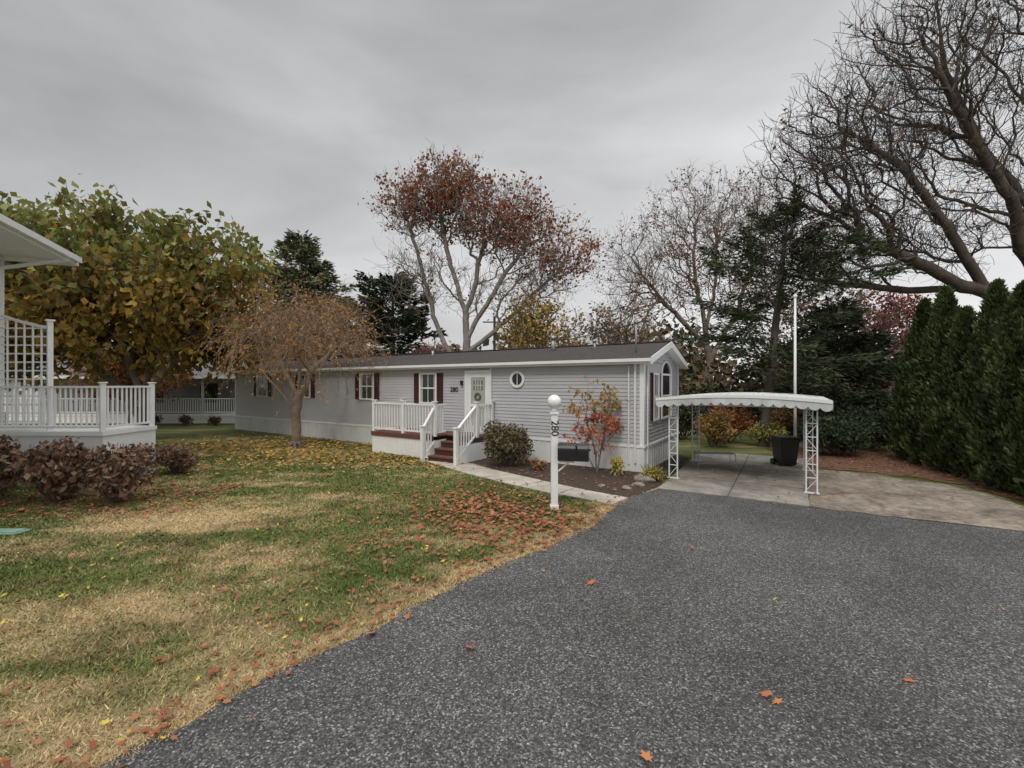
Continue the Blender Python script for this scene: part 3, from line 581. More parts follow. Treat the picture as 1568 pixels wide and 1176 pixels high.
while w<WID: m.box(H,-.043,-.031,w,w+.05,0,ZS-.035);w+=.21
m.build('skirting',SKIRT,house)
m=MB();m.box(H,-.06,LEN+.03,-.055,.0,ZS-.03,ZS+.025);m.box(H,-.061,.0,.001,WID,ZS-.03,ZS+.024)
m.box(H,-.03,.09,-.03,.0,ZS+.026,3.03);m.box(H,-.031,-.0,.001,.09,ZS+.026,3.03);m.box(H,LEN-.1,LEN+.02,-.03,0,ZS+.026,3.03);m.box(H,-.03,0,WID-.1,WID,ZS+.026,3.03)
m.build('trim',WHITE,house)
m=MB();ov=.22;rk=.26
def slope(w):
    return RZ-(RZ-3.10)*abs(w-mid)/(mid+ov)
for w0,w1 in((-ov,mid),(mid,WID+ov)):
    m.add([H(-rk,w0,slope(w0)),H(LEN+rk,w0,slope(w0)),H(LEN+rk,w1,slope(w1)),H(-rk,w1,slope(w1))],[(0,1,2,3)])
    m.add([H(-rk,w0,slope(w0)-.03),H(LEN+rk,w0,slope(w0)-.03),H(LEN+rk,w1,slope(w1)-.03),H(-rk,w1,slope(w1)-.03)],[(0,1,2,3)])
for j in range(1,14):
    w=-ov+j*(mid+ov)/14
    m.add([H(-rk,w,slope(w)+.001),H(LEN+rk,w,slope(w)+.001),H(LEN+rk,w+.01,slope(w)+.010),H(-rk,w+.01,slope(w)+.010)],[(0,1,2,3)])
m.bar(H(-rk,mid,RZ+.01),H(LEN+rk,mid,RZ+.01),.22,.03)
m.build('roof',ROOF,house,recalc=False)
m=MB()
m.box(H,-rk,LEN+rk,-ov-.015,-ov+.005,2.94,3.075)
m.box(H,-rk-.01,LEN+rk,-ov-.11,-ov-.017,3.0,3.085)
m.box(H,-rk,LEN+rk,-ov+.006,-.02,2.94,2.955)
for sx in(-rk-.02,LEN+rk):
    for wA,wB in((-ov,mid),(WID+ov,mid)):
        A0=H(sx,wA,slope(wA)-.17);A1=H(sx,wA,slope(wA)+.01);B0=H(sx,wB,slope(wB)-.17);B1=H(sx,wB,slope(wB)+.01)
        C_=[H(sx+.022,wA,slope(wA)-.17),H(sx+.022,wA,slope(wA)+.01),H(sx+.022,wB,slope(wB)-.17),H(sx+.022,wB,slope(wB)+.01)]
        m.hexa([A0,B0,B1,A1,C_[0],C_[2],C_[3],C_[1]])
for wA,wB in((-ov,mid),(WID+ov,mid)):
    m.add([H(-rk,wA,slope(wA)-.165),H(-.0,wA,slope(wA)-.165),H(-.0,wB,slope(wB)-.165),H(-rk,wB,slope(wB)-.165)],[(0,1,2,3)])
m.build('fascia_and_gutter',WHITE,house)
m=MB();m.bar(H(.2,-.06,.25),H(.2,-.06,2.95),.07,.05);m.bar(H(.38,-.05,.2),H(.38,-.05,2.9),.04,.04);m.bar(H(-.05,.25,.2),H(-.05,.25,2.9),.05,.04);m.bar(H(5.0,-.05,.3),H(5.0,-.05,2.95),.06,.05)
m.build('downspouts',VINYL,house)
m=MB();
p=H(3.5,1.5,0);m.cyl((p[0],p[1],3.4),(p[0],p[1],3.95),.07,.07,12);m.cyl((p[0],p[1],3.93),(p[0],p[1],4.05),.12,.05,12)
p=H(2.0,1.5,0);m.cyl((p[0],p[1],3.4),(p[0],p[1],3.78),.05,.05,10);m.cyl((p[0],p[1],3.76),(p[0],p[1],3.84),.09,.04,10)
mast=H(.35,.5,0);p=mast;m.cyl((p[0],p[1],3.2),(p[0],p[1],4.15),.025,.025,8);m.cyl((p[0],p[1],4.13),(p[0],p[1],4.2),.045,.045,8)
p=H(9,1.5,0);m.cyl((p[0],p[1],3.4),(p[0],p[1],3.75),.05,.05,10)
m.build('roof_vents',GREYM,house,True)
def window(fr,s0,s1,z0,z1,sh=.27,muntin=True,par=house,shut=True):
    m=MB();t=.055
    for q in((s0,s1,z0-t*.3,z0+t*.7),(s0,s1,z1-t,z1)): m.box(fr,q[0],q[1],-.07,-.018,q[2],q[3])
    m.box(fr,s0,s0+t,-.069,-.018,z0+t*.7,z1-t);m.box(fr,s1-t,s1,-.069,-.018,z0+t*.7,z1-t)
    zm=(z0+z1)/2;m.box(fr,s0+t,s1-t,-.06,-.03,zm-.025,zm+.025)
    if muntin:
        sm=(s0+s1)/2;m.box(fr,sm-.01,sm+.01,-.05,-.034,z0+t*.7,zm-.026);m.box(fr,sm-.01,sm+.01,-.05,-.034,zm+.026,z1-t)
    m.build('window_frame',WHITE,par)
    m=MB();m.box(fr,s0+t,s1-t,-.034,-.02,z0+.03,z1-t);m.build('window_glass',GLASS,par)
    m=MB();m.box(fr,s0+t,s0+t+(s1-s0)*.12,-.038,-.0345,z0+t*.7,z1-t);m.box(fr,s1-t-(s1-s0)*.12,s1-t,-.038,-.0345,z0+t*.7,z1-t);m.build('curtain',BLIND,par)
    if shut:
        m=MB()
        for x0,x1 in((s0-sh-.01,s0-.01),(s1+.01,s1+sh+.01)):
            m.box(fr,x0,x0+.045,-.05,-.018,z0,z1);m.box(fr,x1-.045,x1,-.05,-.018,z0,z1)
            for zz in(z0,(z0+z1)/2-.03,z1-.06): m.box(fr,x0+.045,x1-.045,-.049,-.018,zz,zz+.06)
            q=z0+.07
            while q<z1-.07: m.add([fr(x0+.045,-.042,q),fr(x1-.045,-.042,q),fr(x1-.045,-.024,q+.035),fr(x0+.045,-.024,q+.035)],[(0,1,2,3)]);q+=.035
        m.build('shutters',SHUT,par)
window(H,7.39,8.24,1.70,2.80);window(H,10.72,11.6,1.78,2.84);window(H,14.95,15.9,1.78,2.84);window(H,18.5,19.5,1.78,2.84)
E=lambda s,w,z:H(w,s,z)
window(E,.85,1.45,1.35,2.72,.2,True);window(E,1.75,3.0,1.35,2.72,.2,False,shut=False)
m=MB()
nn=14;cs=2.375;rr=.62;vs=[];fs=[]
for i in range(nn+1):
    t=math.pi*i/nn
    for r_,w_ in((rr,-.02),(rr,-.07),(rr-.06,-.07),(rr-.06,-.02)): vs.append(E(cs+r_*math.cos(t),w_,2.73+r_*.62*math.sin(t)))
for i in range(nn):
    for j in range(4): fs.append((i*4+j,i*4+(j+1)%4,i*4+4+(j+1)%4,i*4+4+j))
m.add(vs,fs);m.build('arch_frame',WHITE,house)
m=MB();m.add([E(cs+(rr-.05)*math.cos(math.pi*i/nn),-.03,2.73+(rr-.05)*.62*math.sin(math.pi*i/nn)) for i in range(nn+1)],[tuple(range(nn+1))]);m.build('arch_glass',GLASS,house)
def ring(fr,cs,cz,r0,r1,w0,w1,mat,name,par,n=32):
    m=MB();vs=[];fs=[]
    for i in range(n):
        t=2*math.pi*i/n
        for r_,w_ in((r1,w0),(r1,w1),(r0,w1),(r0,w0)): vs.append(fr(cs+r_*math.cos(t),w_,cz+r_*math.sin(t)))
    for i in range(n):
        k=(i+1)%n
        for j in range(4): fs.append((i*4+j,i*4+(j+1)%4,k*4+(j+1)%4,k*4+j))
    m.add(vs,fs);return m.build(name,mat,par)
ring(H,3.99,2.55,.19,.27,-.018,-.065,WHITE,'round_window_frame',house)
m=MB();m.add([H(3.99+.2*math.cos(i*.2617),-.03,2.55+.2*math.sin(i*.2617)) for i in range(24)],[tuple(range(24))]);m.build('round_glass',GLASS,house)
m=MB();m.box(H,3.98,4.0,-.05,-.033,2.36,2.74);m.build('round_muntin',WHITE,house)
m=MB();m.box(H,4.98,5.10,-.07,-.018,.75,2.86);m.box(H,5.98,6.10,-.07,-.018,.75,2.86);m.box(H,5.10,5.98,-.071,-.018,2.76,2.86)
m.box(H,5.10,5.24,-.055,-.02,.76,2.76);m.box(H,5.84,5.98,-.055,-.02,.76,2.76);m.box(H,5.24,5.84,-.055,-.02,.76,.98);m.box(H,5.24,5.84,-.055,-.02,2.62,2.76);m.box(H,5.24,5.84,-.056,-.02,1.62,1.72)
m.build('storm_door_frame',WHITE,house)
m=MB();m.box(H,5.24,5.84,-.035,-.02,.98,2.62);m.build('door_panel',simple('door_paint',(.38,.40,.36),.35,.1,3),house)
m=MB();m.box(H,5.34,5.74,-.045,-.036,2.2,2.52);m.build('door_lite',simple('lite_glass',(.2,.22,.2),.1,.2,3,spec=.6),house)
m=MB();
for x in(5.44,5.54,5.64): m.box(H,x-.008,x+.008,-.05,-.046,2.2,2.52)
m.box(H,5.34,5.74,-.0505,-.046,2.35,2.366);m.build('door_muntins',WHITE,house)
ring(H,5.54,1.98,.08,.13,-.06,-.085,simple('wreath_twig',(.14,.12,.08),.9,.5,30,bump=1),'wreath',house,20)
m=MB();p=H(5.16,-.06,1.72);q=H(5.16,-.11,1.72);m.cyl(p,q,.025,.03,10);m.build('door_knob',GREYM,house,True)
m=MB();m.box(H,6.2,6.28,-.10,-.018,2.36,2.52);m.build('porch_light',BLACK,house,bevel=.01)
def text(body,loc,rot,size,mat,par,name):
    c=bpy.data.curves.new(name,'FONT');c.body=body;c.size=size;c.extrude=.004;c.align_x='CENTER';c.align_y='CENTER';c.offset=.002
    c.materials.append(mat);o=bpy.data.objects.new(name,c);o.location=loc;o.rotation_euler=rot;COL.objects.link(o);attach(o,par)
text('280',H(6.60,-.03,2.2),(math.pi/2,0,-.568),.24,BLACK,house,'house_number')
# ------------------------------------------------------------ DECK
deck=empty('front_deck',H(7,-.8,0))
ZD=.75;m=MB()
m.box(H,6.2,9.1,-1.5,-.06,ZD-.04,ZD);m.box(H,4.9,6.199,-.9,-.06,ZD-.041,ZD-.001)
m.box(H,6.2,9.12,-1.53,-1.5,ZD-.14,ZD+.0);m.box(H,9.1,9.12,-1.5,-.06,ZD-.14,ZD)
for k in range(3): m.box(H,4.97,6.16,-.9-.3*(k+1)-.02,-.9-.3*k,ZD-.19*(k+1)-.04,ZD-.19*(k+1))
m.build('deck_boards',DECKRED,deck)
m=MB()
m.box(H,6.2,9.1,-1.49,-1.46,.02,ZD-.15);m.box(H,9.06,9.09,-1.46,-.06,.02,ZD-.15);m.box(H,6.2,6.23,-1.46,-.9,.02,ZD-.15)
s=6.2
while s<9.08: m.box(H,s,s+.045,-1.503,-1.49,.02,ZD-.15);s+=.16
m.box(H,4.9,4.95,-1.8,-.06,.02,.55)
m.build('deck_skirting',WHITE,deck)
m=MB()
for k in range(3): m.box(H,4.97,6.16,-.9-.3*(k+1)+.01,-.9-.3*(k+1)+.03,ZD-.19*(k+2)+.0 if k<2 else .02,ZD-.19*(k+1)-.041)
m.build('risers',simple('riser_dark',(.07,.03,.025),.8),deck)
def railing(m,P,Q,z0,z1,zq0=None,zq1=None,post=.1,sp=.125,posts=(True,True),cap=True,over=.09):
    zq0=z0 if zq0 is None else zq0;zq1=z1 if zq1 is None else zq1
    P=Vector(P[:2]);Q=Vector(Q[:2]);L=(Q-P).length
    m.bar((*P,z1),(*Q,zq1),.08,.05);m.bar((*P,z0+.1),(*Q,zq0+.1),.05,.05)
    n=max(2,int(L/sp))
    for i in range(1,n):
        t=i/n;c=P.lerp(Q,t);m.bar((c.x,c.y,z0+.1+(zq0-z0)*t),(c.x,c.y,z1+(zq1-z1)*t),.035,.035)
    for f,c,a,b in((posts[0],P,z0,z1),(posts[1],Q,zq0,zq1)):
        if f:
            m.bar((c.x,c.y,a-.02),(c.x,c.y,b+over),post,post);m.bar((c.x,c.y,b+over),(c.x,c.y,b+over+.03),post+.05,post+.05)
m=MB();zr=ZD+.98
railing(m,H(9.05,-1.45,0),H(7.6,-1.45,0),ZD,zr);railing(m,H(7.6,-1.45,0),H(6.2,-1.45,0),ZD,zr,posts=(False,True))
railing(m,H(9.05,-.12,0),H(9.05,-1.45,0),ZD,zr,posts=(True,False))
railing(m,H(6.2,-.95,0),H(6.2,-1.45,0),ZD,zr,posts=(False,False))
railing(m,H(6.2,-1.5,0),H(6.2,-2.0,0),ZD-.3,zr-.1,.02,1.0,posts=(False,True))
railing(m,H(4.92,-.95,0),H(4.92,-1.95,0),ZD,zr,.02,1.0);railing(m,H(4.92,-.12,0),H(4.92,-.95,0),ZD,zr,posts=(True,False))
m.build('railings',WHITE,deck,recalc=False)
# ------------------------------------------------------------ CARPORT
cp0=(4.08,11.22);cw=(.843,-.538);K=frame(cp0,cw,b_);car=empty('carport',(cp0[0],cp0[1],0))
x0,x1,y0,y1=-.35,3.25,-.3,3.5;Wd=x1-x0
def rz(x): t=(x-x0)/Wd*2-1;return 2.02+.10*(1-t*t)
m=MB();ns=64
vs=[];
for i in range(ns+1):
    x=x0+Wd*i/ns;rib=.022 if i%4==0 else 0
    vs+=[K(x,y0,rz(x)+rib),K(x,y1,rz(x)+rib)]
m.add(vs,[(2*i,2*i+2,2*i+3,2*i+1) for i in range(ns)])
o=m.build('roof_panels',simple('carport_roof',(.62,.63,.62),.5,.12,3,stain=.15),car,recalc=False);md=o.modifiers.new('S','SOLIDIFY');md.thickness=.012
AWN=simple('awning_white',(.55,.57,.57),.5,.14,3,stain=.2)
m=MB();ns=17*8
for yy_,sg in((y0-.012,1),(y1+.012,1)):
    vs=[]
    for i in range(ns+1):
        x=x0+Wd*i/ns;sc=abs(math.sin(math.pi*i/8))**.6*.07;zt=rz(x)+.03
        vs+=[K(x,yy_,zt),K(x,yy_,rz(x)-.12-sc-.02)]
    m.add(vs,[(2*i,2*i+1,2*i+3,2*i+2) for i in range(ns)])
for xx_ in(x0-.012,x1+.012):
    vs=[];q=18*8
    for i in range(q+1):
        y=y0+(y1-y0)*i/q;sc=abs(math.sin(math.pi*i/8))**.6*.06
        vs+=[K(xx_,y,2.05),K(xx_,y,1.89-sc)]
    m.add(vs,[(2*i,2*i+1,2*i+3,2*i+2) for i in range(q)])
o=m.build('scalloped_valance',AWN,car,recalc=False);md=o.modifiers.new('S','SOLIDIFY');md.thickness=.012
m=MB()
for i in range(33):
    x=x0+Wd*i/32;m.v+=[K(x,y0-.03,rz(x)-.035),K(x,y0-.03,rz(x)+.035)]
m.f+=[(2*i,2*i+2,2*i+3,2*i+1) for i in range(32)]
o=m.build('roof_trim',WHITE,car,recalc=False);md=o.modifiers.new('S','SOLIDIFY');md.thickness=.02
m=MB()
for y in(0,3.0): m.bar(K(x0+.05,y,1.93),K(x1-.05,y,1.93),.06,.12)
for x in(0,1.45,2.9): m.bar(K(x,y0+.05,2.01),K(x,y1-.05,2.01),.04,.06)
m.build('beams',WHITE,car)
m=MB()
def lpost(s,w):
    hw=.10
    for x in(s-hw,s+hw): m.bar(K(x,w,.02),K(x,w,1.87),.03,.03)
    m.bar(K(s-hw-.04,w,.03),K(s+hw+.04,w,.03),.1,.02);m.bar(K(s-hw-.02,w,1.86),K(s+hw+.02,w,1.86),.05,.03)
    n=6
    for i in range(n):
        z0=.06+i*1.78/n;z1=.06+(i+1)*1.78/n
        m.bar(K(s-hw,w,z1),K(s+hw,w,z1),.016,.02)
        if i%2==0: m.bar(K(s-hw,w,z0+.02),K(s+hw,w,z1-.02),.01,.012)
        else: m.bar(K(s+hw,w,z0+.02),K(s-hw,w,z1-.02),.01,.012)
for s in(0,2.9):
    for w in(0,3.0): lpost(s,w)
m.build('lattice_posts',VINYL,car,recalc=False)
tc=empty('trash_can',(8.0,13.0,0));m=MB()
c=(8.0,13.0);hb,ht=.21,.27
m.hexa([(c[0]-hb,c[1]-hb,.06),(c[0]+hb,c[1]-hb,.06),(c[0]+hb,c[1]+hb,.06),(c[0]-hb,c[1]+hb,.06),(c[0]-ht,c[1]-ht,.82),(c[0]+ht,c[1]-ht,.82),(c[0]+ht,c[1]+ht,.82),(c[0]-ht,c[1]+ht,.82)])
m.box(WF,c[0]-.29,c[0]+.29,c[1]-.30,c[1]+.29,.825,.87);m.box(WF,c[0]-.2,c[0]+.2,c[1]+.3,c[1]+.36,.78,.82)
m.build('bin_body_and_lid',BLACK,tc,bevel=.02)
m=MB()
for s_ in(-.24,.24): m.cyl((c[0]+s_-.03,c[1]+.2,.1),(c[0]+s_+.03,c[1]+.2,.1),.1,.1,14)
m.build('wheels',BLACK,tc)
wr=empty('wire_garden_bench',(5.9,12.4,0));m=MB();T=frame((5.3,12.6),(.9,-.1),(.1,.9))
for s in(0,1.1):
    for w in(0,.45): m.bar(T(s,w,.025),T(s,w,.42),.02,.02)
for w in np.linspace(0,.45,7): m.bar(T(0,w,.42),T(1.1,w,.42),.012,.012)
m.bar(T(0,0,.42),T(0,.45,.42),.02,.02);m.bar(T(1.1,0,.42),T(1.1,.45,.42),.02,.02);m.bar(T(0,0,.15),T(1.1,0,.15),.015,.015)
m.build('bench_frame',GREYM,wr,recalc=False)
fp=empty('flagpole',(8.55,13.4,0));m=MB();m.cyl((8.55,13.4,0),(8.55,13.4,5.0),.045,.03,12);m.cyl((8.55,13.4,0),(8.55,13.4,.1),.09,.07,12);m.build('pole',WHITE,fp,True)
bpy.ops.mesh.primitive_uv_sphere_add(radius=.06,location=(8.55,13.4,5.05),segments=16,ring_count=10);o=bpy.context.object;o.name='finial';o.data.materials.append(WHITE);attach(o,fp)
# ------------------------------------------------------------ LAMP / MAILBOX
lp=empty('lamp_post',(.81,8.5,0));m=MB()
m.box(WF,.745,.875,8.435,8.565,0,1.82);m.box(WF,.73,.89,8.42,8.58,0,.09);m.box(WF,.725,.895,8.415,8.585,1.82,1.86)
m.build('post',WHITE,lp,bevel=.006)
m=MB();m.cyl((.81,8.5,1.86),(.81,8.5,1.95),.05,.065,14);m.build('lamp_collar',WHITE,lp,True)
bpy.ops.mesh.primitive_uv_sphere_add(radius=.135,location=(.81,8.5,2.06),segments=32,ring_count=20);o=bpy.context.object;o.name='globe';o.data.materials.append(simple('globe_glass',(.82,.82,.80),.15,.02,3,spec=.5));bpy.ops.object.shade_smooth();attach(o,lp)
text('280',(.81,8.43,1.56),(math.pi/2,math.pi/2,0),.20,BLACK,lp,'post_number')
mb=empty('mailbox',(1.2,8.4,0));m=MB()
ax=Vector((.97,-.24,0));sx=Vector((.24,.97,0));o0=Vector((.885,8.45,.96));prof=[(-.12,0),(.12,0),(.12,.20)]+[(.12*math.cos(t),.20+.12*math.sin(t)) for t in np.linspace(.3,math.pi-.3,7)]+[(-.12,.20)]
k=len(prof)
def ext(m,p0,L,sc=1):
    vs=[p0+sx*p[0]*sc+Vector((0,0,p[1]*sc)) for p in prof]+[p0+ax*L+sx*p[0]*sc+Vector((0,0,p[1]*sc)) for p in prof]
    m.add(vs,[tuple(range(k)),tuple(range(k,2*k))]+[(i,(i+1)%k,k+(i+1)%k,k+i) for i in range(k)])
MBX=simple('mailbox_paint',(.014,.014,.016),.4,.2,6,spec=.4)
ext(m,o0,.55);ext(m,o0+ax*.55+Vector((0,0,-.004)),.022,1.05);m.bar(o0+ax*.58+Vector((0,0,.2)),o0+ax*.61+Vector((0,0,.2)),.03,.03)
m.bar(o0-sx*.13+ax*.35+Vector((0,0,.1)),o0-sx*.13+ax*.35+Vector((0,0,.3)),.012,.03)
m.build('box',MBX,mb);m=MB();m.bar((.86,8.47,.93),tuple(o0+ax*.30+Vector((0,0,-.025))),.05,.04);m.bar((.87,8.5,.72),tuple(o0+ax*.2+Vector((0,0,-.04))),.03,.03);m.build('bracket',WHITE,mb)
def rock(c,r,seed):
    g=np.random.default_rng(seed);bpy.ops.mesh.primitive_ico_sphere_add(subdivisions=3,radius=1,location=(0,0,0));o=bpy.context.object;o.name='garden_rock'
    off=g.random(3)*10
    from mathutils import noise
    for v in o.data.vertices:
        f=1+.35*noise.noise(v.co*1.3+Vector(off));v.co=Vector((v.co.x*f*r[0],v.co.y*f*r[1],v.co.z*f*r[2]))
    o.location=(c[0],c[1],r[2]*.4);o.data.materials.append(RK)
RK=simple('rock',(.22,.185,.155),.9,.35,7,bump=.6,bscale=25)
for i,(x,y,r) in enumerate([(3.25,10.9,.2),(2.95,10.4,.12),(3.6,11.5,.16),(2.6,10.1,.1),(2.1,10.35,.08),(3.9,11.9,.12)]): rock((x,y),(r*1.2,r,r*.6),i)
m=MB();m.box(WF,-8.5,-7.85,7.02,7.26,.0,.035);m.box(WF,-8.45,-7.9,7.05,7.23,.035,.05);m.build('utility_box_lid',simple('green_plastic',(.20,.32,.25),.5,.1,5),None,bevel=.015)
# ------------------------------------------------------------ LEFT NEIGHBOUR HOUSE
nd=(.41,-.912);nn_=(-.912,-.41);tip=(-12.24,12.5);Q=frame(tip,nd,nn_);nh=empty('neighbour_house',(tip[0],tip[1],0));ez=5.86
NS=simple('neighbour_siding',(.58,.59,.60),.5,.05,1.5)
m=MB();m.box(Q,.5,9,1.28,8,0,ez-.15);m.build('walls',NS,nh)
m=MB();z=1.0
while z<ez-.2: m.add([Q(.48,1.26,z),Q(9,1.26,z),Q(9,1.278,z+.12),Q(.48,1.278,z+.12)],[(0,1,2,3)]);z+=.12
m.build('siding_boards',VINYL,nh)
m=MB();pit=.22
for w0,w1 in((0,4.4),(8.8,4.4)):
    z1=ez+pit*4.4
    m.hexa([Q(0,w0,ez),Q(9.5,w0,ez),Q(9.5,w1,z1),Q(0,w1,z1),Q(0,w0,ez+.05),Q(9.5,w0,ez+.05),Q(9.5,w1,z1+.05),Q(0,w1,z1+.05)])
m.build('roof',ROOF,nh)
m=MB();m.box(Q,-.02,9.5,-.02,.005,ez-.14,ez+.07);m.box(Q,.1,9.5,-.14,-.022,ez-.07,ez+.075)
m.box(Q,0,9.5,.006,1.3,ez-.15,ez-.13);m.box(Q,0,.5,1.3,8.8,ez-.15,ez-.13)
m.hexa([Q(-.022,0,ez-.13),Q(-.002,0,ez-.13),Q(-.002,4.4,ez-.13+pit*4.4),Q(-.022,4.4,ez-.13+pit*4.4),Q(-.022,0,ez+.07),Q(-.002,0,ez+.07),Q(-.002,4.4,ez+.07+pit*4.4),Q(-.022,4.4,ez+.07+pit*4.4)])
m.bar(Q(.6,-.06,ez-.1),Q(.75,1.2,ez-.5),.08,.08);m.bar(Q(.75,1.2,ez-.5),Q(.75,1.2,1.3),.08,.08)
m.build('fascia_gutter_soffit',WHITE,nh)
m=MB();dx=-9.68;dy=10.5;zf=1.27
m.box(WF,-16,dx,dy,12.1,zf-.1,zf);m.box(WF,-16,dx-.04,dy+.04,dy+.07,.0,zf-.11);m.box(WF,dx-.07,dx-.04,dy+.07,12.1,0,zf-.11)
for zz in(.25,.5,.75): m.box(WF,-16,dx-.035,dy+.02,dy+.04,zz,zz+.02)
railing(m,(-12.9,dy+.06),(dx-.06,dy+.06),zf,zf+1.06,post=.10);railing(m,(dx-.06,dy+.06),(dx-.06,12.0),zf,zf+1.06,post=.10,posts=(False,True))
m.build('deck_and_railing',WHITE,nh,recalc=False)
m=MB();ly=dy+.45;lx1=-11.4;lx0=-13.9
def top(x): t=(lx1-x)/2.4;return 3.80+.50*min(1,t*1.4)**1.5
m.bar((lx1,ly,zf),(lx1,ly,3.95),.1,.1);m.bar((lx1,ly,3.95),(lx1,ly,3.99),.16,.16)
x=lx1-.21
while x>lx0: m.bar((x,ly,zf+.1),(x,ly,top(x)),.035,.03);x-=.21
z=zf+.2
while z<4.4:
    xs=lx1
    while top(xs)<z and xs>lx0: xs-=.05
    m.bar((lx0,ly+.02,z),(xs,ly+.02,z),.03,.035);z+=.21
xs=lx1
while xs>lx0: m.bar((xs,ly,top(xs)),(xs-.3,ly,top(xs-.3)),.06,.06);xs-=.3
m.build('lattice_panel',WHITE,nh,recalc=False)
# ------------------------------------------------------------ BACK HOUSE w/ PORCH
bh=empty('porch_house',(-20,28,0));m=MB()
m.box(WF,-30,-15.5,28.5,36,0,3.0);m.build('walls',simple('bh_siding',(.33,.34,.36),.6,.1,1),bh)
m=MB();m.hexa([(-30.5,26.2,2.75),(-15.2,26.2,2.75),(-15.2,32.3,4.4),(-30.5,32.3,4.4),(-30.5,26.2,2.87),(-15.2,26.2,2.87),(-15.2,32.3,4.5),(-30.5,32.3,4.5)]);m.build('roof',simple('bh_roof',(.13,.13,.135),.9,.2,6),bh)
m=MB();m.box(WF,-30,-15.6,26.4,28.5,.5,.62)
m.box(WF,-30.5,-15.2,26.17,26.2,2.72,2.9)
for i in range(5):
    xa=-30+i*2.88;railing(m,(xa,26.5),(xa+2.88,26.5),.62,1.52,post=.12,sp=.14,over=1.2)
m.box(WF,-30,-15.6,26.43,26.46,.05,.5)
m.build('porch_and_railing',WHITE,bh,recalc=False)
m=MB()
for x in(-27,-23.5,-20,-17.5): m.box(WF,x,x+1.1,28.44,28.48,1.2,2.4)
m.build('windows',GLASS,bh)
for i,x in enumerate((-20.6,-18.8,-17.2)): bush('boxwood_bush',(x,25.6),(.5,.4,.35),500,.1,.06,[(.04,.06,.02),(.1,.04,.03)],500+i,6)
dh=empty('distant_house',(-36,40,0));m=MB();m.box(WF,-48,-33,38,46,0,3);m.build('walls',VINYL,dh);m=MB();m.hexa([(-49,37.5,2.8),(-32,37.5,2.8),(-32,42,5),(-49,42,5),(-49,37.5,2.95),(-32,37.5,2.95),(-32,42,5.15),(-49,42,5.15)]);m.build('roof',ROOF,dh)
# service drop from the house mast to a utility pole at the back
up_=(-1.5,38);uw=empty('utility_pole',(up_[0],up_[1],0));m=MB()
m.cyl((up_[0],up_[1],0),(up_[0],up_[1],8.2),.14,.1,12);m.bar((up_[0]-1,up_[1],7.7),(up_[0]+1,up_[1],7.7),.1,.1);m.build('pole',BARKD,uw)
m=MB()
for end in((mast[0],mast[1],4.12),(34,40,7.2)):
    prev=(up_[0],up_[1],7.6)
    for i in range(1,21):
        t=i/20;pt=(up_[0]+(end[0]-up_[0])*t,up_[1]+(end[1]-up_[1])*t,7.6+(end[2]-7.6)*t-1.0*math.sin(math.pi*t));m.bar(prev,pt,.025,.025);prev=pt
m.cyl((34,40,0),(34,40,8),.14,.1,10);m.build('service_wires',BLACK,uw,recalc=False)
# ------------------------------------------------------------ WORLD / LIGHT / CAMERA
w=bpy.data.worlds.new('World');S.world=w;w.use_nodes=True;N=w.node_tree.nodes;L=w.node_tree.links;N.clear()
out=N.new('ShaderNodeOutputWorld');EL,RO=math.radians(48),math.radians(200)
sky=N.new('ShaderNodeTexSky');sky.sky_type='NISHITA';sky.sun_disc=False;sky.sun_elevation=EL;sky.sun_rotation=RO;sky.dust_density=3
bg1=N.new('ShaderNodeBackground');bg1.inputs[1].default_value=.07;L.new(sky.outputs[0],bg1.inputs[0])
tc=N.new('ShaderNodeTexCoord');sp=N.new('ShaderNodeSeparateXYZ');L.new(tc.outputs['Generated'],sp.inputs[0])
def M(op,a,b=None):
    n=N.new('ShaderNodeMath');n.operation=op
    for i,v in enumerate((a,b)):
        if v is None: continue
        if isinstance(v,(int,float)): n.inputs[i].default_value=v
        else: L.new(v,n.inputs[i])
    return n.outputs[0]
zc=M('MAXIMUM',sp.outputs[2],0);dz=M('ADD',zc,.9)
cx=N.new('ShaderNodeCombineXYZ');L.new(M('DIVIDE',sp.outputs[0],dz),cx.inputs[0]);L.new(M('DIVIDE',sp.outputs[1],dz),cx.inputs[1]);L.new(M('MULTIPLY',zc,1.8),cx.inputs[2])
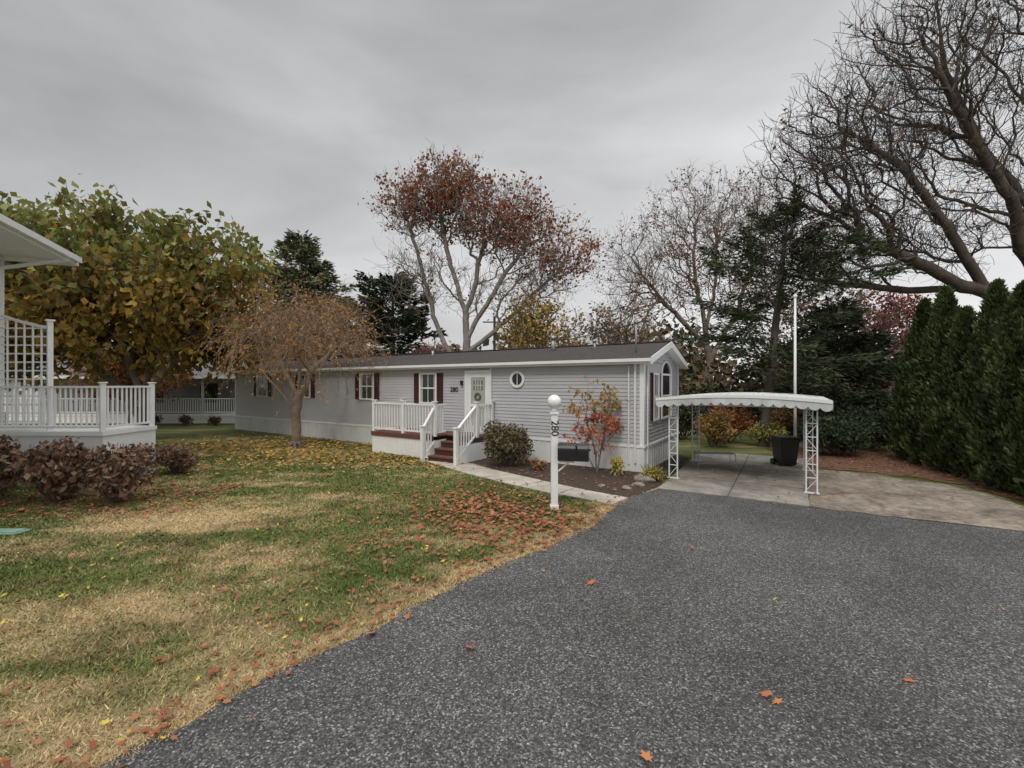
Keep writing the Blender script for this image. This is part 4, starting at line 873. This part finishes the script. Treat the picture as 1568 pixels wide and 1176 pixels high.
no=N.new('ShaderNodeTexNoise');no.inputs['Scale'].default_value=2.1;no.inputs['Detail'].default_value=6;no.inputs['Roughness'].default_value=.5;no.inputs['Distortion'].default_value=.4;L.new(cx.outputs[0],no.inputs['Vector'])
b=M('MULTIPLY',M('SUBTRACT',no.outputs['Fac'],.5),.75)
b=M('ADD',b,.65)
b=M('ADD',b,M('MULTIPLY',sp.outputs[0],.18))
hor=M('POWER',M('SUBTRACT',1,zc),5)
b=M('ADD',b,M('MULTIPLY',hor,M('ADD',.12,M('MULTIPLY',M('MAXIMUM',sp.outputs[0],-.1),.35))))
b=M('SUBTRACT',b,M('MULTIPLY',zc,.22))
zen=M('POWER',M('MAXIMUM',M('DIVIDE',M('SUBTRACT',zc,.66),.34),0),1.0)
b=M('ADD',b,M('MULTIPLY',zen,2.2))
b=M('MAXIMUM',b,.15)
cm=N.new('ShaderNodeMix');cm.data_type='RGBA';cm.inputs[6].default_value=(.98,.99,1.005,1);cm.inputs[7].default_value=(1.0,.99,.985,1);L.new(hor,cm.inputs[0])
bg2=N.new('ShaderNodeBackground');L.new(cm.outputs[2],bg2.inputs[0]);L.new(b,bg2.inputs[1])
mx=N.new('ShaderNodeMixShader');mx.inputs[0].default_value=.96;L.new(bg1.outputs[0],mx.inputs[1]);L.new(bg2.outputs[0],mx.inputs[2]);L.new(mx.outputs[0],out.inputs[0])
sl=bpy.data.lights.new('sun','SUN');sl.energy=1.4;sl.angle=math.radians(14);sl.color=(1,.95,.88);so=bpy.data.objects.new('sun',sl);COL.objects.link(so)
d=Vector((math.sin(RO)*math.cos(EL),math.cos(RO)*math.cos(EL),math.sin(EL)));so.rotation_euler=d.to_track_quat('Z','Y').to_euler();so.location=(0,0,30)
cd=bpy.data.cameras.new('camera');cam=bpy.data.objects.new('camera',cd);COL.objects.link(cam);cam.location=(0,0,2.4);cam.rotation_euler=(math.pi/2,0,0)
cd.sensor_width=36;cd.lens=15.6;cd.clip_start=.05;cd.clip_end=3000;S.camera=cam
